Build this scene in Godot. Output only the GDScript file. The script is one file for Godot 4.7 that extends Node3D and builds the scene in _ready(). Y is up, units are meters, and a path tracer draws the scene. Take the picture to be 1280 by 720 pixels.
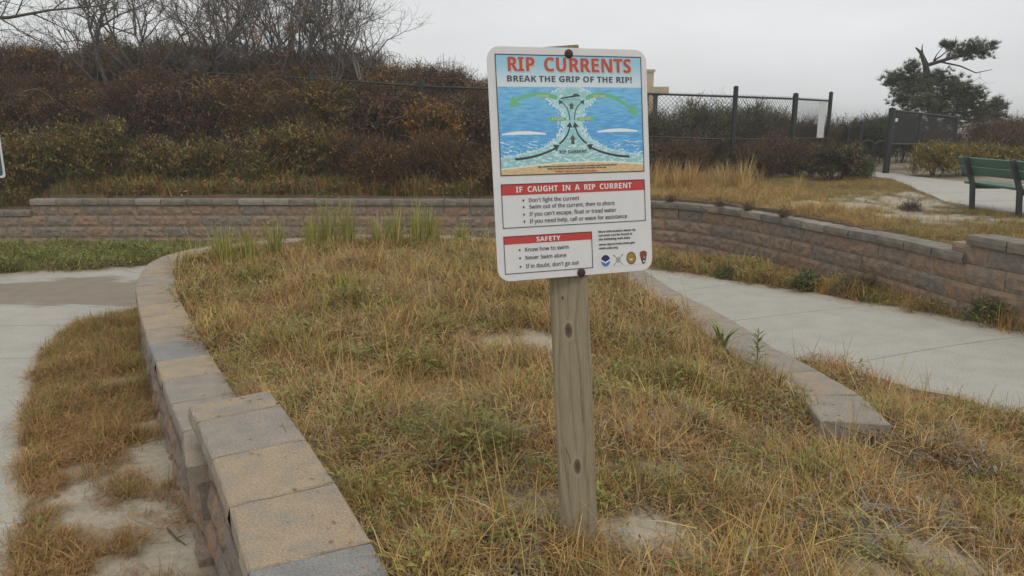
extends Node3D

# ------------------------------------------------------------------ mesh collector
class MB:
	var v := PackedVector3Array()
	var n := PackedVector3Array()
	var c := PackedColorArray()
	var uv := PackedVector2Array()
	func tri(a: Vector3, b: Vector3, d: Vector3, hint: Vector3, col := Color.WHITE) -> void:
		var nn := (d - a).cross(b - a)
		if nn.length_squared() < 1e-16:
			return
		nn = nn.normalized()
		if nn.dot(hint) < 0.0:
			nn = -nn
			v.append_array([a, d, b])
		else:
			v.append_array([a, b, d])
		n.append_array([nn, nn, nn])
		c.append_array([col, col, col])
		uv.append_array([Vector2.ZERO, Vector2.ZERO, Vector2.ZERO])
	func quad(a: Vector3, b: Vector3, d: Vector3, e: Vector3, hint: Vector3, col := Color.WHITE) -> void:
		tri(a, b, d, hint, col)
		tri(a, d, e, hint, col)
	func quad_uv(a: Vector3, b: Vector3, d: Vector3, e: Vector3, hint: Vector3, t: Array) -> void:
		var nn := (d - a).cross(b - a).normalized()
		var p := [a, b, d, a, d, e]
		var q := [t[0], t[1], t[2], t[0], t[2], t[3]]
		if nn.dot(hint) < 0.0:
			nn = -nn
			p = [a, d, b, a, e, d]
			q = [t[0], t[2], t[1], t[0], t[3], t[2]]
		for i in 6:
			v.append(p[i]); n.append(nn); c.append(Color.WHITE); uv.append(q[i])
	func tri_s(a: Vector3, b: Vector3, d: Vector3, na: Vector3, nb: Vector3, nd: Vector3, col := Color.WHITE) -> void:
		var nn := (d - a).cross(b - a)
		if nn.dot(na + nb + nd) < 0.0:
			v.append_array([a, d, b]); n.append_array([na, nd, nb])
		else:
			v.append_array([a, b, d]); n.append_array([na, nb, nd])
		c.append_array([col, col, col])
		uv.append_array([Vector2.ZERO, Vector2.ZERO, Vector2.ZERO])
	func box(o: Vector3, s: Vector3, col := Color.WHITE, b := Basis.IDENTITY) -> void:
		var h := s * 0.5
		for ax in 3:
			for sg in [-1.0, 1.0]:
				var d := Vector3.ZERO; d[ax] = sg * h[ax]
				var e := Vector3.ZERO; e[(ax + 1) % 3] = h[(ax + 1) % 3]
				var f := Vector3.ZERO; f[(ax + 2) % 3] = h[(ax + 2) % 3]
				quad(o + b * (d - e - f), o + b * (d + e - f), o + b * (d + e + f), o + b * (d - e + f), b * d, col)
	# tube through points with a radius at each
	func tube(pts: Array, rad: Array, sides := 5, col := Color.WHITE, caps := false) -> void:
		var up := Vector3(0.13, 0.31, 0.94)
		var rings := []
		var norms := []
		for i in pts.size():
			var a: Vector3 = pts[max(i - 1, 0)]
			var b: Vector3 = pts[min(i + 1, pts.size() - 1)]
			var t := (b - a).normalized()
			var sx := t.cross(up)
			if sx.length() < 0.1:
				sx = t.cross(Vector3(1, 0, 0))
			sx = sx.normalized()
			var sy := t.cross(sx).normalized()
			var ring := []
			var nr := []
			for k in sides:
				var w := TAU * k / sides
				var d := sx * cos(w) + sy * sin(w)
				nr.append(d)
				ring.append(pts[i] + d * float(rad[i]))
			rings.append(ring); norms.append(nr)
		for i in pts.size() - 1:
			for k in sides:
				var l := (k + 1) % sides
				tri_s(rings[i][k], rings[i][l], rings[i + 1][l], norms[i][k], norms[i][l], norms[i + 1][l], col)
				tri_s(rings[i][k], rings[i + 1][l], rings[i + 1][k], norms[i][k], norms[i + 1][l], norms[i + 1][k], col)
		if caps:
			for e in [0, pts.size() - 1]:
				var o: Vector3 = pts[e]
				var hint: Vector3 = (pts[0] - pts[1]) if e == 0 else (pts[e] - pts[e - 1])
				for k in sides:
					tri(o, rings[e][k], rings[e][(k + 1) % sides], hint, col)
	func mesh() -> ArrayMesh:
		var a := []
		a.resize(Mesh.ARRAY_MAX)
		a[Mesh.ARRAY_VERTEX] = v
		a[Mesh.ARRAY_NORMAL] = n
		a[Mesh.ARRAY_COLOR] = c
		a[Mesh.ARRAY_TEX_UV] = uv
		var m := ArrayMesh.new()
		m.add_surface_from_arrays(Mesh.PRIMITIVE_TRIANGLES, a)
		return m

# ------------------------------------------------------------------ naming, tagging
var taken := {}
var M := {}
var rng := RandomNumberGenerator.new()
var nz := FastNoiseLite.new()

func numbered(called: String) -> String:
	var k: int = taken.get(called, 0)
	taken[called] = k + 1
	return called if k == 0 else "%s_%03d" % [called, k]

func tag(o: Node, label: String, category := "", group := "", kind := "") -> void:
	if label: o.set_meta("label", label)
	if category: o.set_meta("category", category)
	if group: o.set_meta("group", group)
	if kind: o.set_meta("kind", kind)

func base(called: String, at := Vector3.ZERO, turn := 0.0) -> Node3D:
	var o := Node3D.new()
	o.name = numbered(called)
	add_child(o)
	o.position = at
	o.rotation.y = turn
	return o

func part(called: String, mesh: Mesh, mat: Material, parent: Node, at := Transform3D.IDENTITY) -> MeshInstance3D:
	var o := MeshInstance3D.new()
	o.name = called if parent != self else numbered(called)
	o.mesh = mesh
	o.material_override = mat
	o.cast_shadow = GeometryInstance3D.SHADOW_CASTING_SETTING_ON
	parent.add_child(o, true)
	o.transform = at
	return o

func many(called: String, mesh: Mesh, mat: Material, parent: Node, xf: Array, cols: Array) -> MultiMeshInstance3D:
	var mm := MultiMesh.new()
	mm.transform_format = MultiMesh.TRANSFORM_3D
	mm.use_colors = true
	mm.mesh = mesh
	mm.instance_count = xf.size()
	for i in xf.size():
		mm.set_instance_transform(i, xf[i])
		mm.set_instance_color(i, cols[i])
	var o := MultiMeshInstance3D.new()
	o.name = called if parent != self else numbered(called)
	o.multimesh = mm
	if parent != self: o.set_meta("kind", "stuff")
	o.material_override = mat
	parent.add_child(o, true)
	return o

# ------------------------------------------------------------------ materials
func lin(r: float, g_: float, b: float) -> Color:
	return Color(r, g_, b).linear_to_srgb()

func noise_bytes(size: int, sd: int, freq: float, octaves: int) -> PackedByteArray:
	var f := FastNoiseLite.new()
	f.seed = sd
	f.noise_type = FastNoiseLite.TYPE_SIMPLEX_SMOOTH
	f.frequency = freq
	f.fractal_octaves = octaves
	var im := f.get_seamless_image(size, size)
	im.convert(Image.FORMAT_L8)
	return im.get_data()

# coarse noise picks the colour from the stops, fine noise and specks multiply it
func color_tex(size: int, sd: int, coarse: float, fine: float, stops: Array, amount: float, specks := 0.0) -> ImageTexture:
	var a := noise_bytes(size, sd, coarse, 4)
	var b := noise_bytes(size, sd + 1, fine, 3)
	var gr := Gradient.new()
	gr.offsets = PackedFloat32Array(range(stops.size()).map(func(i): return 0.12 + 0.76 * i / max(1, stops.size() - 1)))
	gr.colors = PackedColorArray(stops.map(func(s): return lin(s[0], s[1], s[2])))
	var lut := []
	for i in 256:
		lut.append(gr.sample(i / 255.0))
	var out := PackedByteArray()
	out.resize(size * size * 3)
	var r := RandomNumberGenerator.new()
	r.seed = sd
	for i in size * size:
		var q: Color = lut[a[i]]
		var m := 1.0 + amount * (b[i] / 127.5 - 1.0)
		if specks > 0.0:
			m *= 1.0 + specks * (r.randf() - 0.5)
		out[i * 3] = int(clampf(q.r * m, 0, 1) * 255.0)
		out[i * 3 + 1] = int(clampf(q.g * m, 0, 1) * 255.0)
		out[i * 3 + 2] = int(clampf(q.b * m, 0, 1) * 255.0)
	var im := Image.create_from_data(size, size, false, Image.FORMAT_RGB8, out)
	return ImageTexture.create_from_image(im)

func gray_tex(size: int, sd: int, freq: float, octaves: int) -> ImageTexture:
	return ImageTexture.create_from_image(Image.create_from_data(size, size, false, Image.FORMAT_L8, noise_bytes(size, sd, freq, octaves)))

func plain(col: Color, rough := 0.8, metal := 0.0) -> StandardMaterial3D:
	var m := StandardMaterial3D.new()
	m.albedo_color = col
	m.roughness = rough
	m.metallic = metal
	return m

func textured(tex: Texture2D, per_metre: float, rough: float, relief: Texture2D = null, relief_cm := 0.0, vcol := false) -> StandardMaterial3D:
	var m := StandardMaterial3D.new()
	m.albedo_texture = tex
	m.roughness = rough
	m.uv1_triplanar = true
	m.uv1_world_triplanar = true
	m.uv1_triplanar_sharpness = 4.0
	m.uv1_scale = Vector3.ONE * per_metre
	m.vertex_color_use_as_albedo = vcol
	if relief:
		m.heightmap_enabled = true
		m.heightmap_texture = relief
		m.heightmap_scale = relief_cm
	return m

func leafy(through := 0.25, rough := 0.75) -> StandardMaterial3D:
	var m := StandardMaterial3D.new()
	m.vertex_color_use_as_albedo = true
	m.roughness = rough
	m.cull_mode = BaseMaterial3D.CULL_DISABLED
	if through > 0.0:
		m.backlight_enabled = true
		m.backlight = Color(through, through, through * 0.7)
	return m

func make_materials() -> void:
	var grit := gray_tex(512, 31, 0.12, 4)
	var lump := gray_tex(512, 37, 0.03, 5)
	M.concrete = textured(color_tex(1024, 5, 0.006, 0.10, [[0.365, 0.35, 0.305], [0.395, 0.38, 0.333], [0.415, 0.40, 0.355]], 0.09, 0.16), 0.45, 0.9, grit, 0.10, true)
	M.curb_concrete = textured(color_tex(512, 9, 0.01, 0.10, [[0.40, 0.39, 0.36], [0.5, 0.49, 0.46]], 0.08, 0.1), 0.7, 0.9, grit, 0.1)
	var face := [
		[[0.19, 0.155, 0.125], [0.29, 0.205, 0.14], [0.33, 0.235, 0.16]],
		[[0.20, 0.165, 0.14], [0.29, 0.185, 0.12], [0.325, 0.21, 0.14]],
		[[0.17, 0.15, 0.135], [0.25, 0.19, 0.145], [0.30, 0.22, 0.155]],
		[[0.165, 0.148, 0.13], [0.21, 0.178, 0.148], [0.265, 0.205, 0.155]],
	]
	M.block = []
	for i in face.size():
		M.block.append(textured(color_tex(512, 50 + i * 3, 0.012, 0.09, face[i], 0.16, 0.16), 1.3, 0.95, lump, 0.5))
	var top := [
		[[0.275, 0.24, 0.195], [0.335, 0.262, 0.18], [0.37, 0.288, 0.195]],
		[[0.235, 0.215, 0.185], [0.27, 0.24, 0.20], [0.315, 0.262, 0.205]],
		[[0.205, 0.20, 0.19], [0.228, 0.222, 0.21], [0.26, 0.248, 0.228]],
		[[0.245, 0.22, 0.185], [0.305, 0.248, 0.182], [0.34, 0.27, 0.192]],
		[[0.155, 0.137, 0.113], [0.20, 0.174, 0.142], [0.24, 0.205, 0.16]],
	]
	M.cap = []
	for i in top.size():
		M.cap.append(textured(color_tex(512, 80 + i * 3, 0.009, 0.14, top[i], 0.13, 0.24), 1.1, 0.92, grit, 0.16))
	M.soil = textured(color_tex(512, 101, 0.02, 0.12, [[0.10, 0.075, 0.05], [0.17, 0.13, 0.09]], 0.2, 0.3), 1.5, 1.0)
	M.ground = textured(color_tex(1024, 111, 0.02, 0.14, [[0.72, 0.70, 0.67], [0.9, 0.89, 0.87], [1, 1, 1]], 0.14, 0.25), 0.8, 1.0, lump, 0.8, true)
	M.leaf = leafy(0.25)
	M.blade = leafy(0.3, 0.7)
	M.twig = leafy(0.0, 0.9)
	M.needle = leafy(0.1, 0.8)
	M.black_metal = plain(lin(0.022, 0.026, 0.025), 0.55)
	M.bench_frame = plain(lin(0.045, 0.055, 0.055), 0.6)
	M.bench_slat = textured(color_tex(256, 141, 0.02, 0.12, [[0.045, 0.12, 0.085], [0.065, 0.155, 0.11]], 0.1, 0.08), 2.0, 0.55)
	M.white_sheet = plain(lin(0.62, 0.63, 0.62), 0.6)
	M.sign_white = textured(color_tex(512, 151, 0.01, 0.1, [[0.69, 0.69, 0.69], [0.73, 0.73, 0.725]], 0.015, 0.01), 3.0, 0.42)
	M.sign_red = plain(lin(0.52, 0.05, 0.045), 0.45)
	M.ink = plain(lin(0.03, 0.03, 0.032), 0.5)
	M.ink_grey = plain(lin(0.075, 0.075, 0.08), 0.5)
	M.ink_red = plain(lin(0.52, 0.075, 0.055), 0.5)
	M.ink_tan = plain(lin(0.68, 0.52, 0.33), 0.5)
	M.ink_white = plain(lin(0.78, 0.78, 0.77), 0.5)
	M.ink_yellow = plain(lin(0.75, 0.72, 0.32), 0.5)
	M.bolt = textured(color_tex(128, 161, 0.05, 0.2, [[0.03, 0.018, 0.014], [0.075, 0.032, 0.022]], 0.2, 0.2), 20.0, 0.7)
	M.green_sign = plain(lin(0.03, 0.09, 0.07), 0.5)
	M.beige = textured(color_tex(256, 171, 0.01, 0.1, [[0.42, 0.36, 0.25], [0.47, 0.40, 0.29]], 0.05, 0.05), 0.5, 0.9)
	M.dark_wall = plain(lin(0.05, 0.05, 0.055), 0.8)
	M.rock = textured(color_tex(256, 181, 0.03, 0.1, [[0.4, 0.37, 0.32], [0.55, 0.52, 0.46]], 0.1, 0.1), 3.0, 0.9)

# ------------------------------------------------------------------ the plan (x, z) in metres, camera at the origin looking along -z
var UPPER_WALL := [Vector2(-0.22, 0.3), Vector2(-0.28, -0.6), Vector2(-0.48, -1.4), Vector2(-0.78, -2.06), Vector2(-0.99, -2.47), Vector2(-1.21, -2.87), Vector2(-1.44, -3.27), Vector2(-1.58, -3.50)]
var LOW_WALL := [Vector2(-0.84, -2.0), Vector2(-1.05, -2.43), Vector2(-1.27, -2.83), Vector2(-1.50, -3.24), Vector2(-1.68, -3.63), Vector2(-1.90, -3.99), Vector2(-2.15, -4.42), Vector2(-2.45, -4.94), Vector2(-2.69, -5.34), Vector2(-2.92, -5.77), Vector2(-3.17, -6.21), Vector2(-3.45, -6.73), Vector2(-3.76, -7.34), Vector2(-4.01, -7.97), Vector2(-4.19, -8.50), Vector2(-4.24, -8.98), Vector2(-4.15, -9.40), Vector2(-3.95, -9.74), Vector2(-3.69, -10.02), Vector2(-3.30, -10.32), Vector2(-2.70, -10.62), Vector2(-2.0, -10.8), Vector2(-1.2, -10.78), Vector2(-0.4, -10.5), Vector2(0.3, -10.05), Vector2(0.9, -9.45), Vector2(1.3, -8.8)]
var KERB := [Vector2(1.3, -8.8), Vector2(1.46, -8.2), Vector2(1.52, -7.5), Vector2(1.60, -6.98), Vector2(1.70, -6.55), Vector2(1.79, -6.09), Vector2(1.85, -5.56), Vector2(1.90, -5.09), Vector2(1.99, -4.72), Vector2(2.06, -4.33), Vector2(2.06, -4.01), Vector2(2.03, -3.78)]
var RING := [Vector2(-13.5, -12.6), Vector2(-11, -12.95), Vector2(-8.35, -13.17), Vector2(-6.92, -13.22), Vector2(-4.80, -13.22), Vector2(-2.67, -13.15), Vector2(-1.0, -13.1), Vector2(0.7, -13.1), Vector2(1.9, -12.98), Vector2(2.70, -12.62), Vector2(3.2, -12.1), Vector2(3.55, -11.4), Vector2(3.90, -10.39), Vector2(4.21, -9.31), Vector2(4.44, -8.55), Vector2(4.61, -7.46), Vector2(4.85, -6.7), Vector2(5.2, -5.7), Vector2(5.5, -4.6)]
var SOFT := [Vector2(1.86, -3.80), Vector2(1.35, -3.2), Vector2(1.15, -2.2), Vector2(1.2, -1.0), Vector2(1.5, 0.6)]
var PATH_IN := [Vector2(-0.9, -0.6), Vector2(-1.75, -2.1), Vector2(-2.4, -3.21), Vector2(-2.72, -3.8), Vector2(-3.28, -4.69), Vector2(-3.83, -5.61), Vector2(-4.17, -6.2), Vector2(-4.42, -6.72), Vector2(-4.7, -7.48), Vector2(-4.76, -7.9), Vector2(-4.62, -8.32), Vector2(-4.3, -8.6), Vector2(-4.27, -9), Vector2(-4.23, -9.2), Vector2(-4.17, -9.44), Vector2(-4, -9.72), Vector2(-3.72, -10.07), Vector2(-2.7, -10.67), Vector2(-1.2, -10.83), Vector2(0.32, -10.1), Vector2(0.93, -9.5), Vector2(1.33, -8.85), Vector2(1.5, -8.2), Vector2(1.56, -7.5), Vector2(1.7, -6.75), Vector2(1.83, -6.22), Vector2(2.56, -6.2), Vector2(2.66, -6), Vector2(2.86, -5.74), Vector2(3.04, -5.39), Vector2(3.26, -5.12), Vector2(3.37, -4.87), Vector2(3.43, -4.68), Vector2(3.7, -3.9), Vector2(4, -3)]
var PATH_OUT := [Vector2(-6.5, -0.6), Vector2(-7, -2.1), Vector2(-7.6, -3.2), Vector2(-8, -3.9), Vector2(-8.6, -4.7), Vector2(-9, -5.6), Vector2(-9.3, -6.2), Vector2(-9.6, -6.6), Vector2(-9.8, -7.5), Vector2(-9.9, -8.1), Vector2(-9.9, -8.9), Vector2(-9.8, -9.6), Vector2(-9, -10.45), Vector2(-7.58, -10.8), Vector2(-6.75, -11), Vector2(-6.05, -11.25), Vector2(-5, -11.65), Vector2(-3, -11.95), Vector2(-1, -12.05), Vector2(0.9, -11.75), Vector2(2.01, -10.8), Vector2(3, -9.75), Vector2(3.52, -8.99), Vector2(3.95, -8.05), Vector2(4.3, -7.35), Vector2(4.5, -7), Vector2(4.55, -6.9), Vector2(4.73, -6.6), Vector2(4.82, -6.25), Vector2(4.9, -5.9), Vector2(4.98, -5.6), Vector2(5.04, -5.3), Vector2(5.08, -5.05), Vector2(5.25, -4.3), Vector2(5.4, -3.3)]
var UP_PATH := [Vector2(8.9, -21.5), Vector2(8.95, -19.6), Vector2(9.12, -18.21), Vector2(9.25, -17.26), Vector2(9.75, -16.0), Vector2(10.4, -15.6), Vector2(11.6, -14.6), Vector2(12.5, -12.0), Vector2(11.0, -8.0), Vector2(8.2, -8.4), Vector2(7.5, -9.6), Vector2(7.28, -10.40), Vector2(7.2, -11.0), Vector2(7.18, -11.6), Vector2(7.2, -12.37), Vector2(7.35, -13.2), Vector2(7.55, -13.9), Vector2(8.25, -16.20), Vector2(8.3, -17.4), Vector2(8.28, -18.47), Vector2(8.2, -19.6), Vector2(8.1, -21.5)]
var planter := PackedVector2Array()
var upper := PackedVector2Array()
var path_poly := PackedVector2Array()
var strip_poly := PackedVector2Array()
var wall_lines := []
var SANDS := [[0.12, -5.25, 0.42, 0.28], [0.10, -2.6, 0.24, 0.16], [0.52, -2.52, 0.36, 0.18], [0.64, -3.07, 0.2, 0.12], [1.70, -2.66, 0.40, 0.20], [1.35, -2.45, 0.2, 0.1], [-2.78, -8.49, 0.22, 0.12], [-2.45, -8.93, 0.25, 0.12], [0.06, -3.41, 0.16, 0.1], [-2.0, -9.2, 0.3, 0.1],
	[-2.28, -4.43, 0.36, 0.36], [-2.55, -4.11, 0.26, 0.34], [-1.95, -3.75, 0.36, 0.36], [-2.38, -3.70, 0.2, 0.16], [-1.72, -3.30, 0.34, 0.36], [-3.31, -5.97, 0.2, 0.18], [-2.6, -5.0, 0.2, 0.16], [-3.5, -6.9, 0.16, 0.3], [-1.5, -2.8, 0.3, 0.4],
	[5.35, -11.9, 1.3, 0.75], [4.75, -11.7, 0.7, 0.5], [6.5, -12.4, 0.9, 0.9], [5.9, -10.4, 1.1, 0.65], [5.85, -11.2, 0.5, 0.4], [6.6, -10.0, 0.4, 0.3], [7.0, -13.4, 0.4, 0.6]]

func g(x: float, z: float) -> float:
	return -0.5 + 0.01 * clampf(x, -14, 14) + smoothstep(1.0, 4.5, x) * smoothstep(-10.5, -6.5, z) * 0.16

func u(x: float, z: float) -> float:
	var t := -z
	var y := 0.30 + 0.014 * clampf(t - 8.0, 0.0, 14.0)
	var slope := 1.7 * smoothstep(13.6, 20.0, t)
	var terr := 0.14 * smoothstep(13.4, 15.4, t) if t < 15.62 else 0.66 + 1.1 * smoothstep(15.6, 20.5, t)
	var w := smoothstep(-1.2, -2.1, x)
	y += lerpf(slope, terr, w) * smoothstep(3.2, -2.6, x) + 0.05 * nz.get_noise_2d(x * 6, z * 6) * smoothstep(8.0, 9.5, t)
	y -= 0.22 * smoothstep(-8.3, -8.6, x) * smoothstep(-14.4, -13.5, z)
	y += 0.2 * smoothstep(-8.2, -7.0, z) * smoothstep(4.4, 4.9, x)
	return y

func p(x: float, z: float) -> float:
	var y := -0.03 + 0.10 * exp(-((x + 0.5) * (x + 0.5) / 3.0 + (z + 5.5) * (z + 5.5) / 8.0))
	y += 0.16 * smoothstep(-4.4, -3.0, z) * smoothstep(1.5, 0.2, x)
	y -= 0.10 * exp(-((x - 1.65) * (x - 1.65) + (z + 3.55) * (z + 3.55)) / 0.22)
	return y + 0.03 * nz.get_noise_2d(x * 20, z * 20)

func dist_line(q: Vector2, line: Array) -> float:
	var d := 1e9
	for i in line.size() - 1:
		d = minf(d, q.distance_squared_to(Geometry2D.get_closest_point_to_segment(q, line[i], line[i + 1])))
	return sqrt(d)

func h(x: float, z: float) -> float:
	var q := Vector2(x, z)
	if Geometry2D.is_point_in_polygon(q, planter):
		return p(x, z)
	if Geometry2D.is_point_in_polygon(q, upper):
		return u(x, z)
	var y := g(x, z)
	if x > 0.6 and z > -6.5:
		var d := dist_line(q, SOFT)
		y = lerpf(p(x, z), y, smoothstep(0.0, 1.5, d)) + 0.02
	else:
		y += 0.02 * nz.get_noise_2d(x * 22, z * 22) + 0.015
	return y

func sandy(x: float, z: float) -> float:
	var m := 0.0
	for s in SANDS:
		var a: float = (x - s[0]) / s[2]
		var b: float = (z - s[1]) / s[3]
		m = maxf(m, exp(-0.6 * (a * a + b * b)))
	return clampf(m * 1.9 - 0.6 + 0.9 * nz.get_noise_2d(x * 38, z * 38) + 0.5 * nz.get_noise_2d(x * 110 + 50, z * 110), 0, 1)

func offset_line(line: Array, d: float) -> Array:
	var out := []
	for i in line.size():
		var a: Vector2 = line[max(i - 1, 0)]
		var b: Vector2 = line[min(i + 1, line.size() - 1)]
		var t := (b - a).normalized()
		out.append(line[i] + Vector2(-t.y, t.x) * d)
	return out

func make_plan() -> void:
	# the walls' middles: outward is to the left of each line as listed (sign given below)
	var uw := offset_line(UPPER_WALL, 0.17)
	var lw := offset_line(LOW_WALL, 0.16)
	var kb := offset_line(KERB, 0.16)
	for i in range(0, uw.size()): planter.append(uw[i])
	for i in range(5, lw.size() - 1): planter.append(lw[i])
	for i in range(0, kb.size()): planter.append(kb[i])
	for i in range(1, SOFT.size()): planter.append(SOFT[i])
	var rg := offset_line(RING, -0.17)
	for q in rg: upper.append(q)
	for q in [Vector2(6, 3), Vector2(900, 3), Vector2(900, -1500), Vector2(-900, -1500), Vector2(-900, -12.6)]: upper.append(q)
	for q in PATH_IN: path_poly.append(q)
	for i in PATH_OUT.size(): path_poly.append(PATH_OUT[PATH_OUT.size() - 1 - i])
	wall_lines = [[uw, 0.2], [lw, 0.19], [kb, 0.19], [rg, 0.19]]

func on_wall(q: Vector2, more := 0.0) -> bool:
	for w in wall_lines:
		if dist_line(q, w[0]) < w[1] + more:
			return true
	return false

# ------------------------------------------------------------------ ground
func axis(fine0: float, fine1: float, step: float, far: float) -> Array:
	var a := []
	var q := fine0
	var s := step
	var lo := []
	while q > -far:
		s *= 1.25
		q -= s
		lo.append(q)
	lo.reverse()
	a.append_array(lo)
	q = fine0
	while q < fine1:
		a.append(q); q += step
	s = step
	while q < far:
		a.append(q); s *= 1.25; q += s
	a.append(q)
	return a

func build_ground() -> void:
	var xs := axis(-10.5137, 6.2, 0.075, 900.0)
	var zs := axis(-15.8173, 0.0, 0.075, 1400.0)
	var nx := xs.size()
	var v := PackedVector3Array()
	var c := PackedColorArray()
	var sand := Color(0.45, 0.40, 0.315)
	var thatch := Color(0.19, 0.125, 0.065)
	var soil := Color(0.12, 0.085, 0.05)
	for z in zs:
		for x in xs:
			var q := Vector2(x, z)
			var y := h(x, z)
			var col := thatch.lerp(soil, clampf(0.5 + nz.get_noise_2d(x * 50 + 9, z * 50), 0, 1))
			col = col.lerp(sand, sandy(x, z))
			if x > -11 and x < 6 and z > -13.5 and z < 1 and Geometry2D.is_point_in_polygon(q, path_poly):
				y -= 0.05 if minf(dist_line(q, PATH_IN), dist_line(q, PATH_OUT)) > 0.12 else 0.012
				col = sand
			elif x > -11 and x < 6 and z > -13 and z < 1:
				var e := minf(dist_line(q, PATH_OUT), 9.0)
				col = col.lerp(sand, smoothstep(0.3, 0.0, e + 0.25 * nz.get_noise_2d(x * 60, z * 60)))
			elif z < -15.6 and x > 2.0:
				col = col.lerp(sand, clampf(0.4 + 1.2 * nz.get_noise_2d(x * 9, z * 9), 0.1, 0.9))
			v.append(Vector3(x, y, z))
			c.append(col)
	var idx := PackedInt32Array()
	for j in zs.size() - 1:
		for i in nx - 1:
			var a := j * nx + i
			idx.append_array([a, a + 1, a + nx + 1, a, a + nx + 1, a + nx])
	var n := PackedVector3Array()
	n.resize(v.size())
	for j in zs.size():
		for i in nx:
			var a := v[j * nx + max(i - 1, 0)]
			var b := v[j * nx + min(i + 1, nx - 1)]
			var d := v[max(j - 1, 0) * nx + i]
			var e := v[min(j + 1, zs.size() - 1) * nx + i]
			n[j * nx + i] = (e - d).cross(b - a).normalized()
	var arr := []
	arr.resize(Mesh.ARRAY_MAX)
	arr[Mesh.ARRAY_VERTEX] = v
	arr[Mesh.ARRAY_NORMAL] = n
	arr[Mesh.ARRAY_COLOR] = c
	arr[Mesh.ARRAY_INDEX] = idx
	var m := ArrayMesh.new()
	m.add_surface_from_arrays(Mesh.PRIMITIVE_TRIANGLES, arr)
	var o := part("ground", m, M.ground, self)
	tag(o, "sandy soil ground with dry thatch and bare sand patches", "", "", "structure")

func slab_mesh(c00: Vector2, c10: Vector2, c11: Vector2, c01: Vector2, lift: float, fn: Callable, nu: int, nv: int) -> ArrayMesh:
	var mb := MB.new()
	var P := []
	for j in nv + 1:
		for i in nu + 1:
			var a := c00.lerp(c10, float(i) / nu)
			var b := c01.lerp(c11, float(i) / nu)
			var q := a.lerp(b, float(j) / nv)
			P.append(Vector3(q.x, fn.call(q.x, q.y) + lift, q.y))
	var dn := Vector3(0, -0.10, 0)
	for j in nv:
		for i in nu:
			var k := j * (nu + 1) + i
			var mid: Vector3 = (P[k] + P[k + nu + 2]) * 0.5
			# damp brown stain on the left of the walk, with the ragged outline that the photograph shows
			var s := 0.0
			if mid.z < -7.0 and mid.x < -3.5:
				var e := ((mid.x + 6.0) / 2.2) * ((mid.x + 6.0) / 2.2) + ((mid.z + 9.7) / 0.85) * ((mid.z + 9.7) / 0.85)
				s = smoothstep(1.25, 0.75, e + 0.9 * nz.get_noise_2d(mid.x * 16, mid.z * 30))
			var w := 0.03 * nz.get_noise_2d(mid.x * 25, mid.z * 25)
			var col := Color(1 + w, 1 + w, 1 + w).lerp(Color(0.62, 0.55, 0.47), s)
			mb.quad(P[k], P[k + 1], P[k + nu + 2], P[k + nu + 1], Vector3.UP, col)
	var last := nv * (nu + 1)
	for i in nu:
		mb.quad(P[i], P[i + 1], P[i + 1] + dn, P[i] + dn, P[i] - P[last + i])
		mb.quad(P[last + i], P[last + i + 1], P[last + i + 1] + dn, P[last + i] + dn, P[last + i] - P[i])
	for j in nv:
		var a := j * (nu + 1)
		mb.quad(P[a], P[a + nu + 1], P[a + nu + 1] + dn, P[a] + dn, P[a] - P[a + nu])
		mb.quad(P[a + nu], P[a + 2 * nu + 1], P[a + 2 * nu + 1] + dn, P[a + nu] + dn, P[a + nu] - P[a])
	return mb.mesh()

func build_paths() -> void:
	var walk := base("path")
	tag(walk, "pale concrete walk curving round the planter", "", "", "structure")
	# slabs between saw-cut joints: (first row, last row) of the two edge lines
	for k in PATH_IN.size() - 1:
		var a: Vector2 = PATH_IN[k]
		var b: Vector2 = PATH_IN[k + 1]
		var d: Vector2 = PATH_OUT[k]
		var e: Vector2 = PATH_OUT[k + 1]
		var joint := k in [3, 7, 9, 12, 15, 17, 18, 19, 21, 23, 27, 31]
		var gap := 0.012 if joint else 0.0
		var a2 := a + (b - a).normalized() * gap
		var d2 := d + (e - d).normalized() * gap
		part("slab", slab_mesh(a2, b, e, d2, 0.0, g, 4, int(maxf(6.0, a.distance_to(d) / 0.12))), M.concrete, walk)
	# the walk on the bank, past the bench to the gate
	var far_walk := base("path")
	tag(far_walk, "pale concrete walk on the bank leading to the gate", "", "", "structure")
	var n := UP_PATH.size()
	for k in 10:
		var a: Vector2 = UP_PATH[k]
		var b: Vector2 = UP_PATH[k + 1]
		var d: Vector2 = UP_PATH[n - 1 - k]
		var e: Vector2 = UP_PATH[n - 2 - k]
		part("slab", slab_mesh(a, b + (a - b).normalized() * 0.012, e + (d - e).normalized() * 0.012, d, 0.035, u, 4, 8), M.concrete, far_walk)

# ------------------------------------------------------------------ block walls
func smooth_line(line: Array, step: float) -> Array:
	var cv := Curve2D.new()
	for i in line.size():
		var a: Vector2 = line[max(i - 1, 0)]
		var b: Vector2 = line[min(i + 1, line.size() - 1)]
		var t := (b - a) / 6.0
		cv.add_point(line[i], -t, t)
	cv.bake_interval = step
	return Array(cv.get_baked_points())

class Rail:
	var pts: Array
	var cum := [0.0]
	var length := 0.0
	func _init(a: Array) -> void:
		pts = a
		for i in range(1, a.size()):
			length += a[i].distance_to(a[i - 1])
			cum.append(length)
	func at(s: float) -> Vector2:
		s = clampf(s, 0, length)
		var i: int = clampi(cum.bsearch(s) - 1, 0, pts.size() - 2)
		var l: float = cum[i + 1] - cum[i]
		return pts[i].lerp(pts[i + 1], (s - cum[i]) / maxf(l, 1e-6))
	func dir(s: float) -> Vector2:
		return (at(s + 0.06) - at(s - 0.06)).normalized()

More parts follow.
